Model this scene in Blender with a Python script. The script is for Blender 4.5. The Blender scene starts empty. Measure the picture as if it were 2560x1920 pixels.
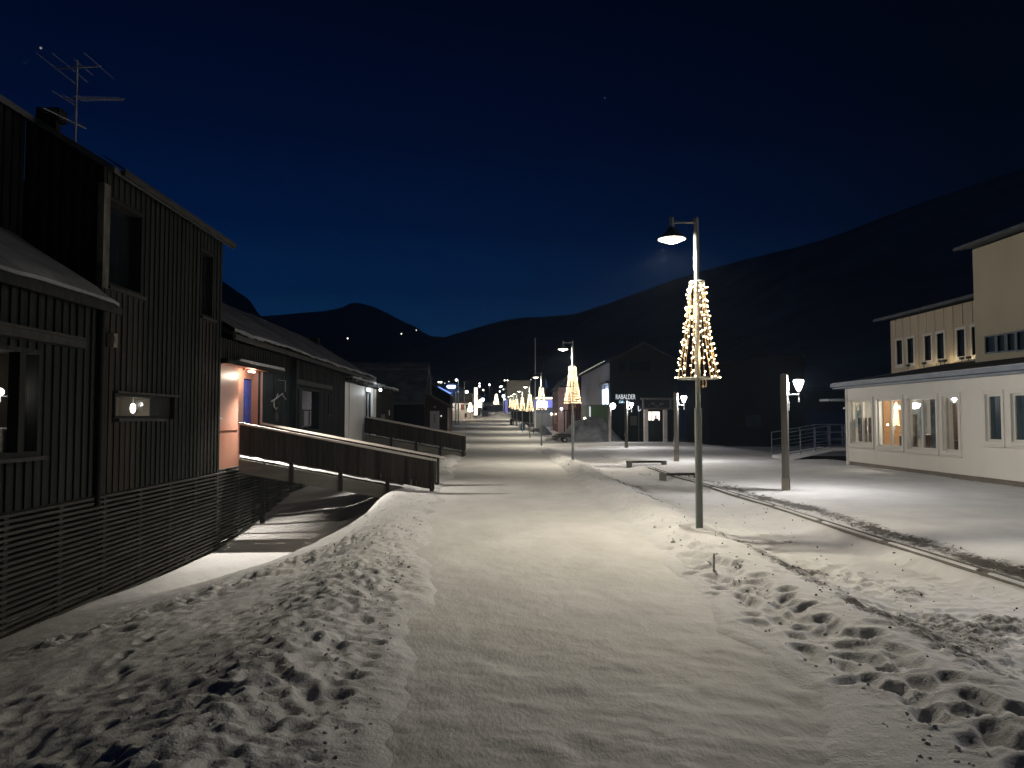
import bpy, bmesh, math, random
import numpy as np
from mathutils import Vector, Matrix, Euler
random.seed(7)
rng = np.random.default_rng(7)
sc = bpy.context.scene
COL = sc.collection
R = math.radians

# ------------------------------------------------------------------ camera
FPX, CAMZ = 1922.0, 1.7            # focal length in px of a 2560 wide frame, eye height
YAW, PITCH = R(1.244), R(2.6)
cam_d = bpy.data.cameras.new('camera')
cam = bpy.data.objects.new('camera', cam_d)
COL.objects.link(cam)
cam.location = (0, 0, CAMZ)
cam.rotation_euler = (R(90) + PITCH, 0, -YAW)
cam_d.sensor_width = 36.0
cam_d.lens = 36.0 * FPX / 2560.0
cam_d.clip_start = 0.05
cam_d.clip_end = 20000
sc.camera = cam
CROT = Euler((R(90) + PITCH, 0, -YAW)).to_matrix()

def ray(sx, sy):
    return CROT @ Vector(((sx - 1280) / FPX, -(sy - 960) / FPX, -1.0))
def PY(sx, sy, Y):                 # point at street depth Y
    d = ray(sx, sy); t = Y / d.y
    return Vector((d.x * t, Y, CAMZ + d.z * t))
def PX(sx, sy, X):                 # point on a wall plane x = X
    d = ray(sx, sy); t = X / d.x
    return Vector((X, d.y * t, CAMZ + d.z * t))

# ------------------------------------------------------------------ materials
def newmat(name):
    m = bpy.data.materials.new(name); m.use_nodes = True
    nt = m.node_tree
    return m, nt, nt.nodes['Principled BSDF']

def N(nt, typ, **kw):
    n = nt.nodes.new(typ)
    for k, v in kw.items():
        if k in n.inputs: n.inputs[k].default_value = v
        else: setattr(n, k, v)
    return n

def noisy(name, c1, c2, scale=3.0, rough=0.7, stretch=(1, 1, 1), bump=0.0, bscale=40, spec=0.3, metal=0.0, detail=6):
    m, nt, b = newmat(name)
    tc = N(nt, 'ShaderNodeTexCoord')
    mp = N(nt, 'ShaderNodeMapping'); mp.inputs['Scale'].default_value = stretch
    nt.links.new(tc.outputs['Object'], mp.inputs['Vector'])
    nz = N(nt, 'ShaderNodeTexNoise', Scale=scale, Detail=detail, Roughness=0.6)
    nt.links.new(mp.outputs[0], nz.inputs['Vector'])
    cr = N(nt, 'ShaderNodeValToRGB')
    cr.color_ramp.elements[0].position = 0.3; cr.color_ramp.elements[1].position = 0.7
    cr.color_ramp.elements[0].color = (*c1, 1); cr.color_ramp.elements[1].color = (*c2, 1)
    nt.links.new(nz.outputs['Fac'], cr.inputs['Fac'])
    nt.links.new(cr.outputs['Color'], b.inputs['Base Color'])
    b.inputs['Roughness'].default_value = rough
    b.inputs['Specular IOR Level'].default_value = spec
    b.inputs['Metallic'].default_value = metal
    if bump:
        n2 = N(nt, 'ShaderNodeTexNoise', Scale=bscale, Detail=5.0)
        nt.links.new(mp.outputs[0], n2.inputs['Vector'])
        bp = N(nt, 'ShaderNodeBump', Strength=bump, Distance=0.02)
        nt.links.new(n2.outputs['Fac'], bp.inputs['Height'])
        nt.links.new(bp.outputs['Normal'], b.inputs['Normal'])
    return m

def emis(name, col, strength, sampled=False):
    m, nt, b = newmat(name)
    b.inputs['Base Color'].default_value = (0.6, 0.6, 0.6, 1)
    b.inputs['Emission Color'].default_value = (*col, 1)
    b.inputs['Emission Strength'].default_value = strength
    m.cycles.emission_sampling = 'AUTO' if sampled else 'NONE'
    return m

def glassmat(name, tint=(0.97, 0.96, 0.94), refl=0.12):
    m, nt, b = newmat(name)
    out = nt.nodes['Material Output']
    tr = N(nt, 'ShaderNodeBsdfTransparent'); tr.inputs[0].default_value = (*tint, 1)
    gl = N(nt, 'ShaderNodeBsdfGlossy'); gl.inputs['Roughness'].default_value = 0.02
    lw = N(nt, 'ShaderNodeLayerWeight', Blend=0.5)
    pw = N(nt, 'ShaderNodeMath', operation='POWER'); pw.inputs[1].default_value = 4.0
    nt.links.new(lw.outputs['Facing'], pw.inputs[0])
    ma = N(nt, 'ShaderNodeMath', operation='MULTIPLY_ADD'); ma.inputs[1].default_value = 0.7; ma.inputs[2].default_value = refl
    nt.links.new(pw.outputs[0], ma.inputs[0])
    mx = N(nt, 'ShaderNodeMixShader')
    nt.links.new(ma.outputs[0], mx.inputs[0]); nt.links.new(tr.outputs[0], mx.inputs[1]); nt.links.new(gl.outputs[0], mx.inputs[2])
    nt.links.new(mx.outputs[0], out.inputs['Surface'])
    return m

def darkpane(name, col=(0.012, 0.016, 0.018), rough=0.04):
    m, nt, b = newmat(name)
    tc = N(nt, 'ShaderNodeTexCoord')
    nz = N(nt, 'ShaderNodeTexNoise', Scale=1.3, Detail=2.0)
    nt.links.new(tc.outputs['Object'], nz.inputs['Vector'])
    cr = N(nt, 'ShaderNodeValToRGB')
    cr.color_ramp.elements[0].color = (*[c * 0.5 for c in col], 1); cr.color_ramp.elements[1].color = (*[c * 1.6 for c in col], 1)
    nt.links.new(nz.outputs['Fac'], cr.inputs['Fac']); nt.links.new(cr.outputs['Color'], b.inputs['Base Color'])
    b.inputs['Roughness'].default_value = rough
    b.inputs['Specular IOR Level'].default_value = 0.35
    return m

def snowmat(name, c1, c2, gravel=False, bscale=(9.0, 60.0), bstr=0.5, bdist=0.03, stretch=(1, 1, 1)):
    m, nt, b = newmat(name)
    tc = N(nt, 'ShaderNodeTexCoord')
    mp = N(nt, 'ShaderNodeMapping'); mp.inputs['Scale'].default_value = stretch
    nt.links.new(tc.outputs['Object'], mp.inputs['Vector'])
    n0 = N(nt, 'ShaderNodeTexNoise', Scale=0.9, Detail=8.0, Roughness=0.65)
    nt.links.new(mp.outputs[0], n0.inputs['Vector'])
    cr = N(nt, 'ShaderNodeValToRGB')
    cr.color_ramp.elements[0].position = 0.35; cr.color_ramp.elements[1].position = 0.65
    cr.color_ramp.elements[0].color = (*c1, 1); cr.color_ramp.elements[1].color = (*c2, 1)
    nt.links.new(n0.outputs['Fac'], cr.inputs['Fac'])
    col = cr.outputs['Color']
    if gravel:
        at = N(nt, 'ShaderNodeAttribute', attribute_name='gravel')
        n3 = N(nt, 'ShaderNodeTexNoise', Scale=14.0, Detail=7.0, Roughness=0.7)
        nt.links.new(tc.outputs['Object'], n3.inputs['Vector'])
        ad = N(nt, 'ShaderNodeMath', operation='ADD'); nt.links.new(at.outputs['Fac'], ad.inputs[0]); nt.links.new(n3.outputs['Fac'], ad.inputs[1])
        mr = N(nt, 'ShaderNodeMapRange'); mr.inputs['From Min'].default_value = 0.98; mr.inputs['From Max'].default_value = 1.22
        nt.links.new(ad.outputs[0], mr.inputs['Value'])
        mx = N(nt, 'ShaderNodeMix', data_type='RGBA')
        nt.links.new(mr.outputs[0], mx.inputs['Factor'])
        nt.links.new(col, mx.inputs[6]); mx.inputs[7].default_value = (0.10, 0.093, 0.085, 1)
        col = mx.outputs[2]
    nt.links.new(col, b.inputs['Base Color'])
    b.inputs['Roughness'].default_value = 0.75
    b.inputs['Specular IOR Level'].default_value = 0.25
    na = N(nt, 'ShaderNodeTexNoise', Scale=bscale[0], Detail=6.0, Roughness=0.6)
    nb = N(nt, 'ShaderNodeTexNoise', Scale=bscale[1], Detail=4.0, Roughness=0.6)
    nt.links.new(mp.outputs[0], na.inputs['Vector']); nt.links.new(mp.outputs[0], nb.inputs['Vector'])
    mu = N(nt, 'ShaderNodeMath', operation='MULTIPLY_ADD'); mu.inputs[1].default_value = 0.35
    nt.links.new(nb.outputs['Fac'], mu.inputs[0]); nt.links.new(na.outputs['Fac'], mu.inputs[2])
    bp = N(nt, 'ShaderNodeBump', Strength=bstr, Distance=bdist)
    nt.links.new(mu.outputs[0], bp.inputs['Height']); nt.links.new(bp.outputs['Normal'], b.inputs['Normal'])
    return m

M = {}
M['snow'] = snowmat('snow', (0.61, 0.61, 0.62), (0.75, 0.75, 0.755), gravel=True, bstr=0.55, bdist=0.035)
M['clod'] = snowmat('clod_snow', (0.62, 0.62, 0.62), (0.80, 0.80, 0.80), bscale=(14, 70), bstr=0.5)
M['road'] = snowmat('packed_snow', (0.595, 0.588, 0.575), (0.725, 0.72, 0.71), bscale=(6.0, 30.0), bstr=0.6, bdist=0.03, stretch=(1.4, 0.8, 1))
M['roofsnow'] = snowmat('roof_snow', (0.50, 0.51, 0.53), (0.70, 0.70, 0.72), bscale=(3.0, 22.0), bstr=0.4, bdist=0.04)
M['heap'] = snowmat('dirty_snow', (0.17, 0.175, 0.18), (0.34, 0.35, 0.36), bscale=(2.5, 11.0), bstr=0.9, bdist=0.25)
M['gravel'] = noisy('gravel_stone', (0.03, 0.03, 0.03), (0.11, 0.10, 0.09), 9, 0.9)
M['wood'] = noisy('dark_stained_wood', (0.006, 0.0082, 0.0075), (0.025, 0.030, 0.027), 2.2, 0.8, (1, 4.6, 0.12), 0.3, 30, 0.2)
M['woodb'] = noisy('brown_stained_wood', (0.017, 0.0155, 0.013), (0.043, 0.039, 0.033), 2.2, 0.8, (1, 4.6, 0.12), 0.3, 30, 0.2)
M['wood2'] = noisy('charcoal_wood', (0.008, 0.0092, 0.0086), (0.034, 0.036, 0.033), 2.0, 0.8, (1, 5.5, 0.12), 0.3, 30, 0.2)
M['lath'] = noisy('weathered_lath', (0.024, 0.024, 0.022), (0.098, 0.098, 0.089), 1.6, 0.85, (1, 0.5, 12), 0.2, 40, 0.2)
M['ramp'] = noisy('tarred_plank', (0.012, 0.0112, 0.0104), (0.052, 0.048, 0.043), 2.0, 0.8, (6, 4, 0.25), 0.3, 30, 0.2)
M['rail'] = noisy('pale_timber_rail', (0.42, 0.38, 0.35), (0.58, 0.54, 0.50), 3.0, 0.7, (0.3, 4, 4), 0.1)
M['beam'] = noisy('grey_timber', (0.12, 0.115, 0.105), (0.19, 0.185, 0.17), 2.0, 0.8, (0.4, 4, 4), 0.2)
M['post'] = noisy('weathered_post', (0.065, 0.062, 0.056), (0.135, 0.13, 0.118), 3.0, 0.8, (3, 3, 0.2), 0.3, 26)
M['trim'] = noisy('dark_trim_board', (0.024, 0.025, 0.023), (0.052, 0.053, 0.049), 2.0, 0.8, (0.4, 4, 4), 0.2)
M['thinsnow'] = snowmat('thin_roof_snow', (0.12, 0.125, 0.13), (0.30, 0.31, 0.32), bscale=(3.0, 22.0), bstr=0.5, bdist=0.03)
M['fasciad'] = noisy('dark_fascia', (0.07, 0.08, 0.09), (0.12, 0.13, 0.14), 2.0, 0.6)
M['steeld'] = noisy('dim_blue_steel', (0.065, 0.085, 0.115), (0.11, 0.14, 0.18), 4.0, 0.5)
M['patchlit'] = noisy('patch_lit_board', (0.03, 0.03, 0.027), (0.17, 0.165, 0.14), 2.6, 0.8, (2, 2, 1.0))  # patchy light on the corner board is put into this colour
M['dark'] = noisy('near_black_timber', (0.006, 0.0065, 0.0065), (0.013, 0.014, 0.014), 2.0, 0.85)
M['void'] = noisy('dark_interior', (0.008, 0.009, 0.009), (0.016, 0.017, 0.017), 2.0, 0.9)
M['pink'] = noisy('salmon_paint', (0.52, 0.25, 0.18), (0.58, 0.285, 0.205), 2.0, 0.38, (1, 1, 0.4), 0.03, 20, 0.4)
M['blue'] = noisy('blue_paint', (0.055, 0.10, 0.55), (0.075, 0.13, 0.65), 3.0, 0.4)
M['white'] = noisy('white_paint', (0.66, 0.655, 0.63), (0.75, 0.745, 0.72), 2.0, 0.55, (1, 1, 0.3))
M['cream'] = noisy('cream_boards', (0.69, 0.66, 0.58), (0.75, 0.72, 0.64), 1.2, 0.6, (1, 1, 0.2), 0.06, 14)
M['creamtrim'] = noisy('cream_trim', (0.64, 0.61, 0.54), (0.71, 0.685, 0.61), 1.2, 0.5)
M['ochre'] = noisy('ochre_render', (0.50, 0.44, 0.30), (0.57, 0.51, 0.36), 0.7, 0.75, (1, 1, 0.4), 0.1, 30)
M['ochre2'] = noisy('ochre_boards', (0.50, 0.42, 0.29), (0.60, 0.51, 0.37), 1.4, 0.7, (6, 6, 0.3), 0.1, 20)
M['fascia'] = noisy('grey_blue_fascia', (0.15, 0.18, 0.21), (0.21, 0.24, 0.275), 2.0, 0.5)
M['plinth'] = noisy('brown_plinth', (0.16, 0.14, 0.115), (0.22, 0.195, 0.16), 3.0, 0.8)
M['roofdark'] = noisy('roofing_felt', (0.05, 0.055, 0.06), (0.10, 0.105, 0.11), 0.8, 0.85)
M['mount'] = noisy('mountain_rock', (0.02, 0.035, 0.05), (0.26, 0.30, 0.33), 0.006, 0.95, (1, 1, 2.0), 0.0, spec=0.0)
M['mount2'] = noisy('scree_slope', (0.04, 0.06, 0.075), (0.44, 0.48, 0.50), 0.009, 0.95, (1, 1, 2.0), 0.0, spec=0.0)
M['galv'] = noisy('grey_painted_steel', (0.26, 0.29, 0.275), (0.34, 0.37, 0.355), 4.0, 0.5, (1, 1, 0.3), 0.05, 60, 0.4, 0.0)
M['steel'] = noisy('blue_grey_steel', (0.24, 0.30, 0.37), (0.33, 0.40, 0.47), 4.0, 0.5)
M['black'] = noisy('black_metal', (0.012, 0.012, 0.013), (0.03, 0.03, 0.03), 4.0, 0.5)
M['antenna'] = noisy('aluminium_tube', (0.42, 0.44, 0.44), (0.55, 0.57, 0.57), 5.0, 0.45)
M['green'] = noisy('green_container_paint', (0.17, 0.30, 0.15), (0.23, 0.38, 0.21), 1.2, 0.5, (1, 1, 0.4))
M['navy'] = noisy('dark_blue_plastic', (0.012, 0.024, 0.06), (0.02, 0.035, 0.08), 4.0, 0.4)
M['red'] = noisy('dark_red_boards', (0.12, 0.035, 0.03), (0.17, 0.055, 0.045), 1.4, 0.7, (5, 5, 0.3))
M['redbrown'] = noisy('red_brown_boards', (0.055, 0.03, 0.025), (0.09, 0.048, 0.04), 1.4, 0.75, (5, 5, 0.3))
M['rose'] = noisy('rose_paint', (0.40, 0.29, 0.27), (0.47, 0.34, 0.32), 1.0, 0.6)
M['greywall'] = noisy('pale_grey_panel', (0.40, 0.42, 0.47), (0.46, 0.48, 0.53), 0.4, 0.6)
M['graybld'] = noisy('grey_render', (0.30, 0.29, 0.26), (0.38, 0.37, 0.33), 0.3, 0.8)
M['cafe'] = noisy('charcoal_cladding', (0.014, 0.019, 0.0185), (0.025, 0.031, 0.03), 0.8, 0.8, (5, 5, 0.3))
M['glass'] = glassmat('window_glass', refl=0.06)
M['glassr'] = glassmat('reflecting_glass', (0.45, 0.5, 0.5), refl=0.30)
M['pane'] = darkpane('dark_pane')
M['pane2'] = darkpane('bluish_dark_pane', (0.035, 0.055, 0.065), 0.15)
M['cord'] = noisy('pale_cord', (0.62, 0.47, 0.30), (0.70, 0.55, 0.36), 8.0, 0.6)
M['bulb'] = emis('warm_bulb', (1.0, 0.72, 0.40), 20.0)
M['lampglow'] = emis('warm_diffuser', (1.0, 0.90, 0.68), 9.0)
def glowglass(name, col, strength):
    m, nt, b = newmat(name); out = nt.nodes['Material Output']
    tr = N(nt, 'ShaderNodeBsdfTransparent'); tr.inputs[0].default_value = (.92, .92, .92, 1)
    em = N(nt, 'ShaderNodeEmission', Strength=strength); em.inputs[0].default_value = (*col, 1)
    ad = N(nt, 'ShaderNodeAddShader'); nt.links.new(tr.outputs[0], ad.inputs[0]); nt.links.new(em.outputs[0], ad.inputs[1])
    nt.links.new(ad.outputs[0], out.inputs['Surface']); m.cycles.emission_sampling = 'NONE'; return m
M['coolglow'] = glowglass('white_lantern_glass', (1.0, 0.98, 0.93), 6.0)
M['whitelight'] = emis('white_light', (1.0, 1.0, 1.0), 6.0)
M['signblue'] = emis('blue_white_sign', (0.62, 0.76, 1.0), 5.0)
M['bluestrip'] = emis('blue_light_strip', (0.18, 0.34, 1.0), 1.6)
M['blueface'] = emis('blue_lit_face', (0.10, 0.13, 0.95), 0.75)
M['bluetotem'] = emis('blue_lit_totem', (0.16, 0.15, 0.70), 0.55)
M['warmwin'] = emis('lit_window', (1.0, 0.93, 0.80), 1.6)
M['letters'] = emis('white_letters', (0.86, 0.93, 1.0), 0.7)
M['bluesign'] = emis('cyan_letters', (.55, .85, 1.0), 1.4)
M['smalllamp'] = emis('small_bulb', (1.0, 0.93, 0.8), 5.0)
M['room'] = noisy('orange_brown_room_wall', (0.44, 0.24, 0.11), (0.52, 0.30, 0.15), 1.0, 0.7)
M['roomw'] = noisy('pale_room_wall', (0.40, 0.40, 0.39), (0.5, 0.5, 0.48), 1.0, 0.7)
M['curtaing'] = noisy('grey_blue_curtain', (0.10, 0.13, 0.15), (0.30, 0.35, 0.38), 6.0, 0.9, (1, 1.0, 0.55), detail=1)
M['curtainw'] = noisy('patterned_curtain', (0.22, 0.20, 0.19), (0.62, 0.58, 0.55), 7.0, 0.9, (1, 1, 0.6), detail=1)
M['curtainb'] = noisy('brown_curtain', (0.26, 0.17, 0.14), (0.46, 0.33, 0.28), 5.0, 0.9, (1, 2.5, 0.2), detail=2)
M['wallgreen'] = noisy('grey_green_room_wall', (0.16, 0.18, 0.14), (0.26, 0.28, 0.22), 1.5, 0.8)
M['lampgreen'] = emis('green_shade', (0.25, 0.8, 0.5), 1.0)

# ------------------------------------------------------------------ mesh builder
LOC = {}
class MB:
    def __init__(self): self.v = []; self.f = []; self.m = []; self.s = []
    def add(self, pts, faces, mi=0, smooth=False):
        o = len(self.v); self.v += [tuple(p) for p in pts]
        for f in faces:
            self.f.append([o + i for i in f]); self.m.append(mi); self.s.append(smooth)
        return self
    def quad(self, a, b, c, d, mi=0): return self.add([a, b, c, d], [(0, 1, 2, 3)], mi)
    def hexa(self, p, mi=0):
        return self.add(p, [(0, 3, 2, 1), (4, 5, 6, 7), (0, 1, 5, 4), (1, 2, 6, 5), (2, 3, 7, 6), (3, 0, 4, 7)], mi)
    def box(self, x0, x1, y0, y1, z0, z1, mi=0):
        return self.hexa([(x0, y0, z0), (x1, y0, z0), (x1, y1, z0), (x0, y1, z0), (x0, y0, z1), (x1, y0, z1), (x1, y1, z1), (x0, y1, z1)], mi)
    def cyl(self, p0, p1, r0, r1=None, n=10, mi=0, caps=True, smooth=True):
        r1 = r0 if r1 is None else r1
        p0 = Vector(p0); p1 = Vector(p1); d = (p1 - p0).normalized()
        a = Vector((0, 0, 1)) if abs(d.z) < 0.9 else Vector((1, 0, 0))
        u = d.cross(a).normalized(); w = d.cross(u)
        pts = []
        for p, r in ((p0, r0), (p1, r1)):
            for i in range(n):
                t = 2 * math.pi * i / n
                pts.append(p + (u * math.cos(t) + w * math.sin(t)) * r)
        self.add(pts, [(i, (i + 1) % n, n + (i + 1) % n, n + i) for i in range(n)], mi, smooth)
        if caps:
            self.add(pts, [tuple(reversed(range(n))), tuple(range(n, 2 * n))], mi)
        return self
    def tube(self, path, r, n=6, mi=0):
        for a, b in zip(path[:-1], path[1:]): self.cyl(a, b, r, r, n, mi)
        return self
    def lathe(self, prof, c=(0, 0, 0), n=20, mi=0, smooth=True):
        c = Vector(c); pts = []
        for r, z in prof:
            for i in range(n):
                t = 2 * math.pi * i / n
                pts.append((c.x + r * math.cos(t), c.y + r * math.sin(t), c.z + z))
        fs = []
        for k in range(len(prof) - 1):
            for i in range(n):
                fs.append((k * n + i, k * n + (i + 1) % n, (k + 1) * n + (i + 1) % n, (k + 1) * n + i))
        return self.add(pts, fs, mi, smooth)
    def sphere(self, c, r, n=10, k=6, mi=0, sz=1.0):
        prof = [(r * max(1e-4, math.sin(math.pi * j / k)), -r * sz * math.cos(math.pi * j / k)) for j in range(k + 1)]
        return self.lathe(prof, c, n, mi)
    def prism(self, poly, off, mi=0):           # polygon (3-D points) extruded by a vector
        n = len(poly); off = Vector(off)
        pts = [Vector(p) for p in poly] + [Vector(p) + off for p in poly]
        return self.add(pts, [tuple(range(n)), tuple(reversed(range(n, 2 * n)))] + [(i, n + i, n + (i + 1) % n, (i + 1) % n) for i in range(n)], mi)
    def build(self, name, mats, parent=None, bevel=0.0):
        if not isinstance(mats, (list, tuple)): mats = [mats]
        off = Vector(LOC.get(parent.name, (0, 0, 0))) if parent else Vector((0, 0, 0))
        me = bpy.data.meshes.new(name)
        me.from_pydata([(a - off.x, b - off.y, c - off.z) for a, b, c in self.v], [], self.f)
        for m in mats: me.materials.append(m)
        me.polygons.foreach_set('material_index', self.m)
        me.polygons.foreach_set('use_smooth', self.s)
        me.update()
        bm = bmesh.new(); bm.from_mesh(me)
        bmesh.ops.recalc_face_normals(bm, faces=bm.faces[:])
        bm.to_mesh(me); bm.free()
        o = bpy.data.objects.new(name, me); COL.objects.link(o)
        if parent: o.parent = parent
        LOC[o.name] = tuple(off)
        if bevel:
            bv = o.modifiers.new('bevel', 'BEVEL'); bv.width = bevel; bv.segments = 2; bv.limit_method = 'ANGLE'
        return o

class Fr:                                        # wall frame: u along the wall, n outwards, z up
    def __init__(self, o, u, n): self.o = Vector(o); self.u = Vector(u); self.n = Vector(n)
    def p(self, u, n, z): return self.o + self.u * u + self.n * n + Vector((0, 0, z))
    def box(self, mb, u0, u1, z0, z1, n0, n1, mi=0):
        q = [self.p(u0, n0, z0), self.p(u1, n0, z0), self.p(u1, n1, z0), self.p(u0, n1, z0),
             self.p(u0, n0, z1), self.p(u1, n0, z1), self.p(u1, n1, z1), self.p(u0, n1, z1)]
        mb.hexa(q, mi)

def tag(o, label, cat=None, group=None, kind=None):
    o['label'] = label
    if cat: o['category'] = cat
    if group: o['group'] = group
    if kind: o['kind'] = kind
    return o

def thing(name, label, cat, loc=(0, 0, 0), group=None):
    o = bpy.data.objects.new(name, None); COL.objects.link(o)
    o.empty_display_size = 0.2; o.location = loc; LOC[o.name] = tuple(loc)
    return tag(o, label, cat, group)

def light(parent, pos, power, col, radius=0.05, name='lamp_light', spot=None, aim=None):
    d = bpy.data.lights.new(name, 'SPOT' if spot else 'POINT')
    d.energy = power; d.color = col; d.shadow_soft_size = radius
    o = bpy.data.objects.new(name, d); COL.objects.link(o)
    if parent:
        o.parent = parent
        o.location = Vector(pos) - Vector(LOC[parent.name])
    else: o.location = pos
    if spot:
        d.spot_size = spot; d.spot_blend = 0.6
        o.rotation_euler = Vector(aim).to_track_quat('-Z', 'Y').to_euler()
    return o

def copy_tree(o, parent=None):
    c = o.copy(); COL.objects.link(c)
    if parent: c.parent = parent
    for ch in o.children: copy_tree(ch, c)
    return c

def wallgrid(mb, F, u0, u1, z0, z1, holes, n=0.0, depth=0.12, mi=0, rmi=None, top=None):
    """flat wall face with rectangular holes and their reveals"""
    rmi = mi if rmi is None else rmi
    us = sorted({u0, u1, *[h[0] for h in holes], *[h[1] for h in holes]})
    zs = sorted({z0, z1, *[h[2] for h in holes], *[h[3] for h in holes]})
    us = [u for u in us if u0 <= u <= u1]; zs = [z for z in zs if z0 <= z <= z1]
    for a, b in zip(us[:-1], us[1:]):
        for c, d in zip(zs[:-1], zs[1:]):
            um, zm = (a + b) / 2, (c + d) / 2
            if any(h[0] < um < h[1] and h[2] < zm < h[3] for h in holes): continue
            mb.quad(F.p(a, n, c), F.p(b, n, c), F.p(b, n, d), F.p(a, n, d), mi)
    for a, b, c, d in holes:
        i = n - depth
        mb.quad(F.p(a, n, c), F.p(a, n, d), F.p(a, i, d), F.p(a, i, c), rmi)
        mb.quad(F.p(b, n, c), F.p(b, n, d), F.p(b, i, d), F.p(b, i, c), rmi)
        mb.quad(F.p(a, n, c), F.p(b, n, c), F.p(b, i, c), F.p(a, i, c), rmi)
        mb.quad(F.p(a, n, d), F.p(b, n, d), F.p(b, i, d), F.p(a, i, d), rmi)

def clad(mb, F, u0, u1, z0, z1, holes, pitch=0.18, bw=0.09, proud=0.03, brown=None, back=0.05, mi=0):
    """board-on-board cladding cut out around openings; brown(u) gives z-limits of brown stretches"""
    n = max(1, int(round((u1 - u0) / pitch))); p = (u1 - u0) / n
    for i in range(n):
        a = u0 + i * p
        for (c, d, nn) in ((a, a + p - bw, 0.0), (a + p - bw, a + p, proud)):
            um = (c + d) / 2
            segs = [(z0, z1)]
            for h in holes:
                if h[0] < um < h[1]:
                    out = []
                    for s, t in segs:
                        if h[2] > s: out.append((s, min(t, h[2])))
                        if h[3] < t: out.append((max(s, h[3]), t))
                    segs = [q for q in out if q[1] - q[0] > 0.004]
            for s, t in segs:
                mm = mi
                if brown and brown(um, (s + t) / 2): mm = 1
                j = random.uniform(-0.004, 0.004)
                F.box(mb, c, d, s, t, -back, nn + j, mm)

def window(parent, F, u0, u1, z0, z1, n=0.0, fw=0.07, proud=0.05, inset=0.06, mat='white', pane='pane', mull=(), sill=None, sillmat=None, head=0.0, name='window'):
    mb = MB()
    F.box(mb, u0 - fw, u0, z0 - fw, z1 + fw, n - inset - .03, n + proud)
    F.box(mb, u1, u1 + fw, z0 - fw, z1 + fw, n - inset - .03, n + proud)
    F.box(mb, u0, u1, z1, z1 + fw + head, n - inset - .03, n + proud)
    F.box(mb, u0, u1, z0 - fw, z0, n - inset - .03, n + proud)
    for c in mull:
        F.box(mb, c[0], c[1], z0, z1, n - inset - 0.02, n + proud * 0.4)
    w = mb.build(name, M[mat], parent)
    g = MB()
    F.box(g, u0, u1, z0, z1, n - inset - 0.012, n - inset)
    g.build('pane', M[pane], w)
    if sill:
        s = MB(); F.box(s, u0 - fw - 0.03, u1 + fw + 0.03, z0 - fw - 0.05, z0 - fw - 0.002, n - 0.02, n + sill)
        s.build('sill', M[sillmat or mat], w)
    return w

# ------------------------------------------------------------------ noise and terrain
_perm = {}
def vnoise(x, y, seed=0):
    if seed not in _perm: _perm[seed] = np.random.default_rng(seed + 100).random((256, 256))
    g = _perm[seed]
    xi = np.floor(x).astype(np.int64); yi = np.floor(y).astype(np.int64)
    fx = x - xi; fy = y - yi
    fx = fx * fx * fx * (fx * (fx * 6 - 15) + 10); fy = fy * fy * fy * (fy * (fy * 6 - 15) + 10)
    a = g[xi & 255, yi & 255]; b = g[(xi + 1) & 255, yi & 255]
    c = g[xi & 255, (yi + 1) & 255]; d = g[(xi + 1) & 255, (yi + 1) & 255]
    return (a + (b - a) * fx) * (1 - fy) + (c + (d - c) * fx) * fy
def fbm(x, y, seed=0, oct=4, gain=0.5):
    s = 0; a = 1; t = 0
    for o in range(oct):
        s = s + a * vnoise(x * 2 ** o + 17.3 * o, y * 2 ** o - 9.1 * o, seed + o); t += a; a *= gain
    return s / t
def smooth(t):
    t = np.clip(t, 0, 1); return t * t * (3 - 2 * t)
def lerp(a, b, t): return a + (b - a) * t
def street(y):
    return np.interp(y, [-60, 60, 83, 105, 123, 149, 175, 200, 240, 300, 420, 3200], [0, 0, .3, .7, 1.0, 1.6, 2.9, 4.3, 6.2, 8.5, 9, 9])

def macro(x, y):
    x = np.asarray(x, float); y = np.asarray(y, float)
    s = street(y)
    zh = np.interp(y, [-20, 4, 9, 14, 17, 19, 23, 30, 45, 52], [-.75, -.88, -.95, -1.1, -1.15, -1.0, -.5, -.35, -.12, 0])
    x1 = np.interp(y, [12, 17.5, 22], [-1.5, -2.25, -1.9]); x2 = np.interp(y, [10.5, 16.5, 22], [-6.1, -3.75, -4.2])
    t = np.clip((x1 - x) / (x1 - x2), 0, 1)
    t = lerp(t, smooth(t), np.clip((y - 10) / 5, 0, 1) * 0.85 + 0.15)
    z = zh * t
    z = z + 0.07 * np.exp(-((x - x1 + 0.1) / 0.5) ** 2) * np.clip((x1 + 1.2 - x) / 0.5, 0, 1) * np.clip((50 - y) / 10, 0, 1)
    z = z + .42 * np.exp(-((x + 3.7) / 1.3) ** 2 - ((y - 21.6) / 2.0) ** 2)
    near = np.clip((48 - y) / 12, 0, 1)
    z = z + 0.10 * np.exp(-((x - 2.95) / 0.42) ** 2) * near
    z = z - 0.10 * smooth((x - 3.1) / 0.7) * smooth((5.3 - x) / 0.4) * near
    z = z + 0.03 * smooth((x - 6.0) / 3)
    z = z - 0.85 * smooth((y - 56.5 + (x - 8) * 0.05) / 2.5) * smooth((x - 4.4) / 1.6) * (1 - smooth((y - 130) / 30))
    z = z - 0.35 * smooth((x - 13.5) / 3)
    return s + z
def H(x, y): return float(macro(x, y))

def frame_axis(parts):
    out = []
    for a, b, st in parts:
        n = max(1, int(round((b - a) / st))); out += list(a + (b - a) * np.arange(n) / n)
    out.append(parts[-1][1]); return np.array(out)

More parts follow.
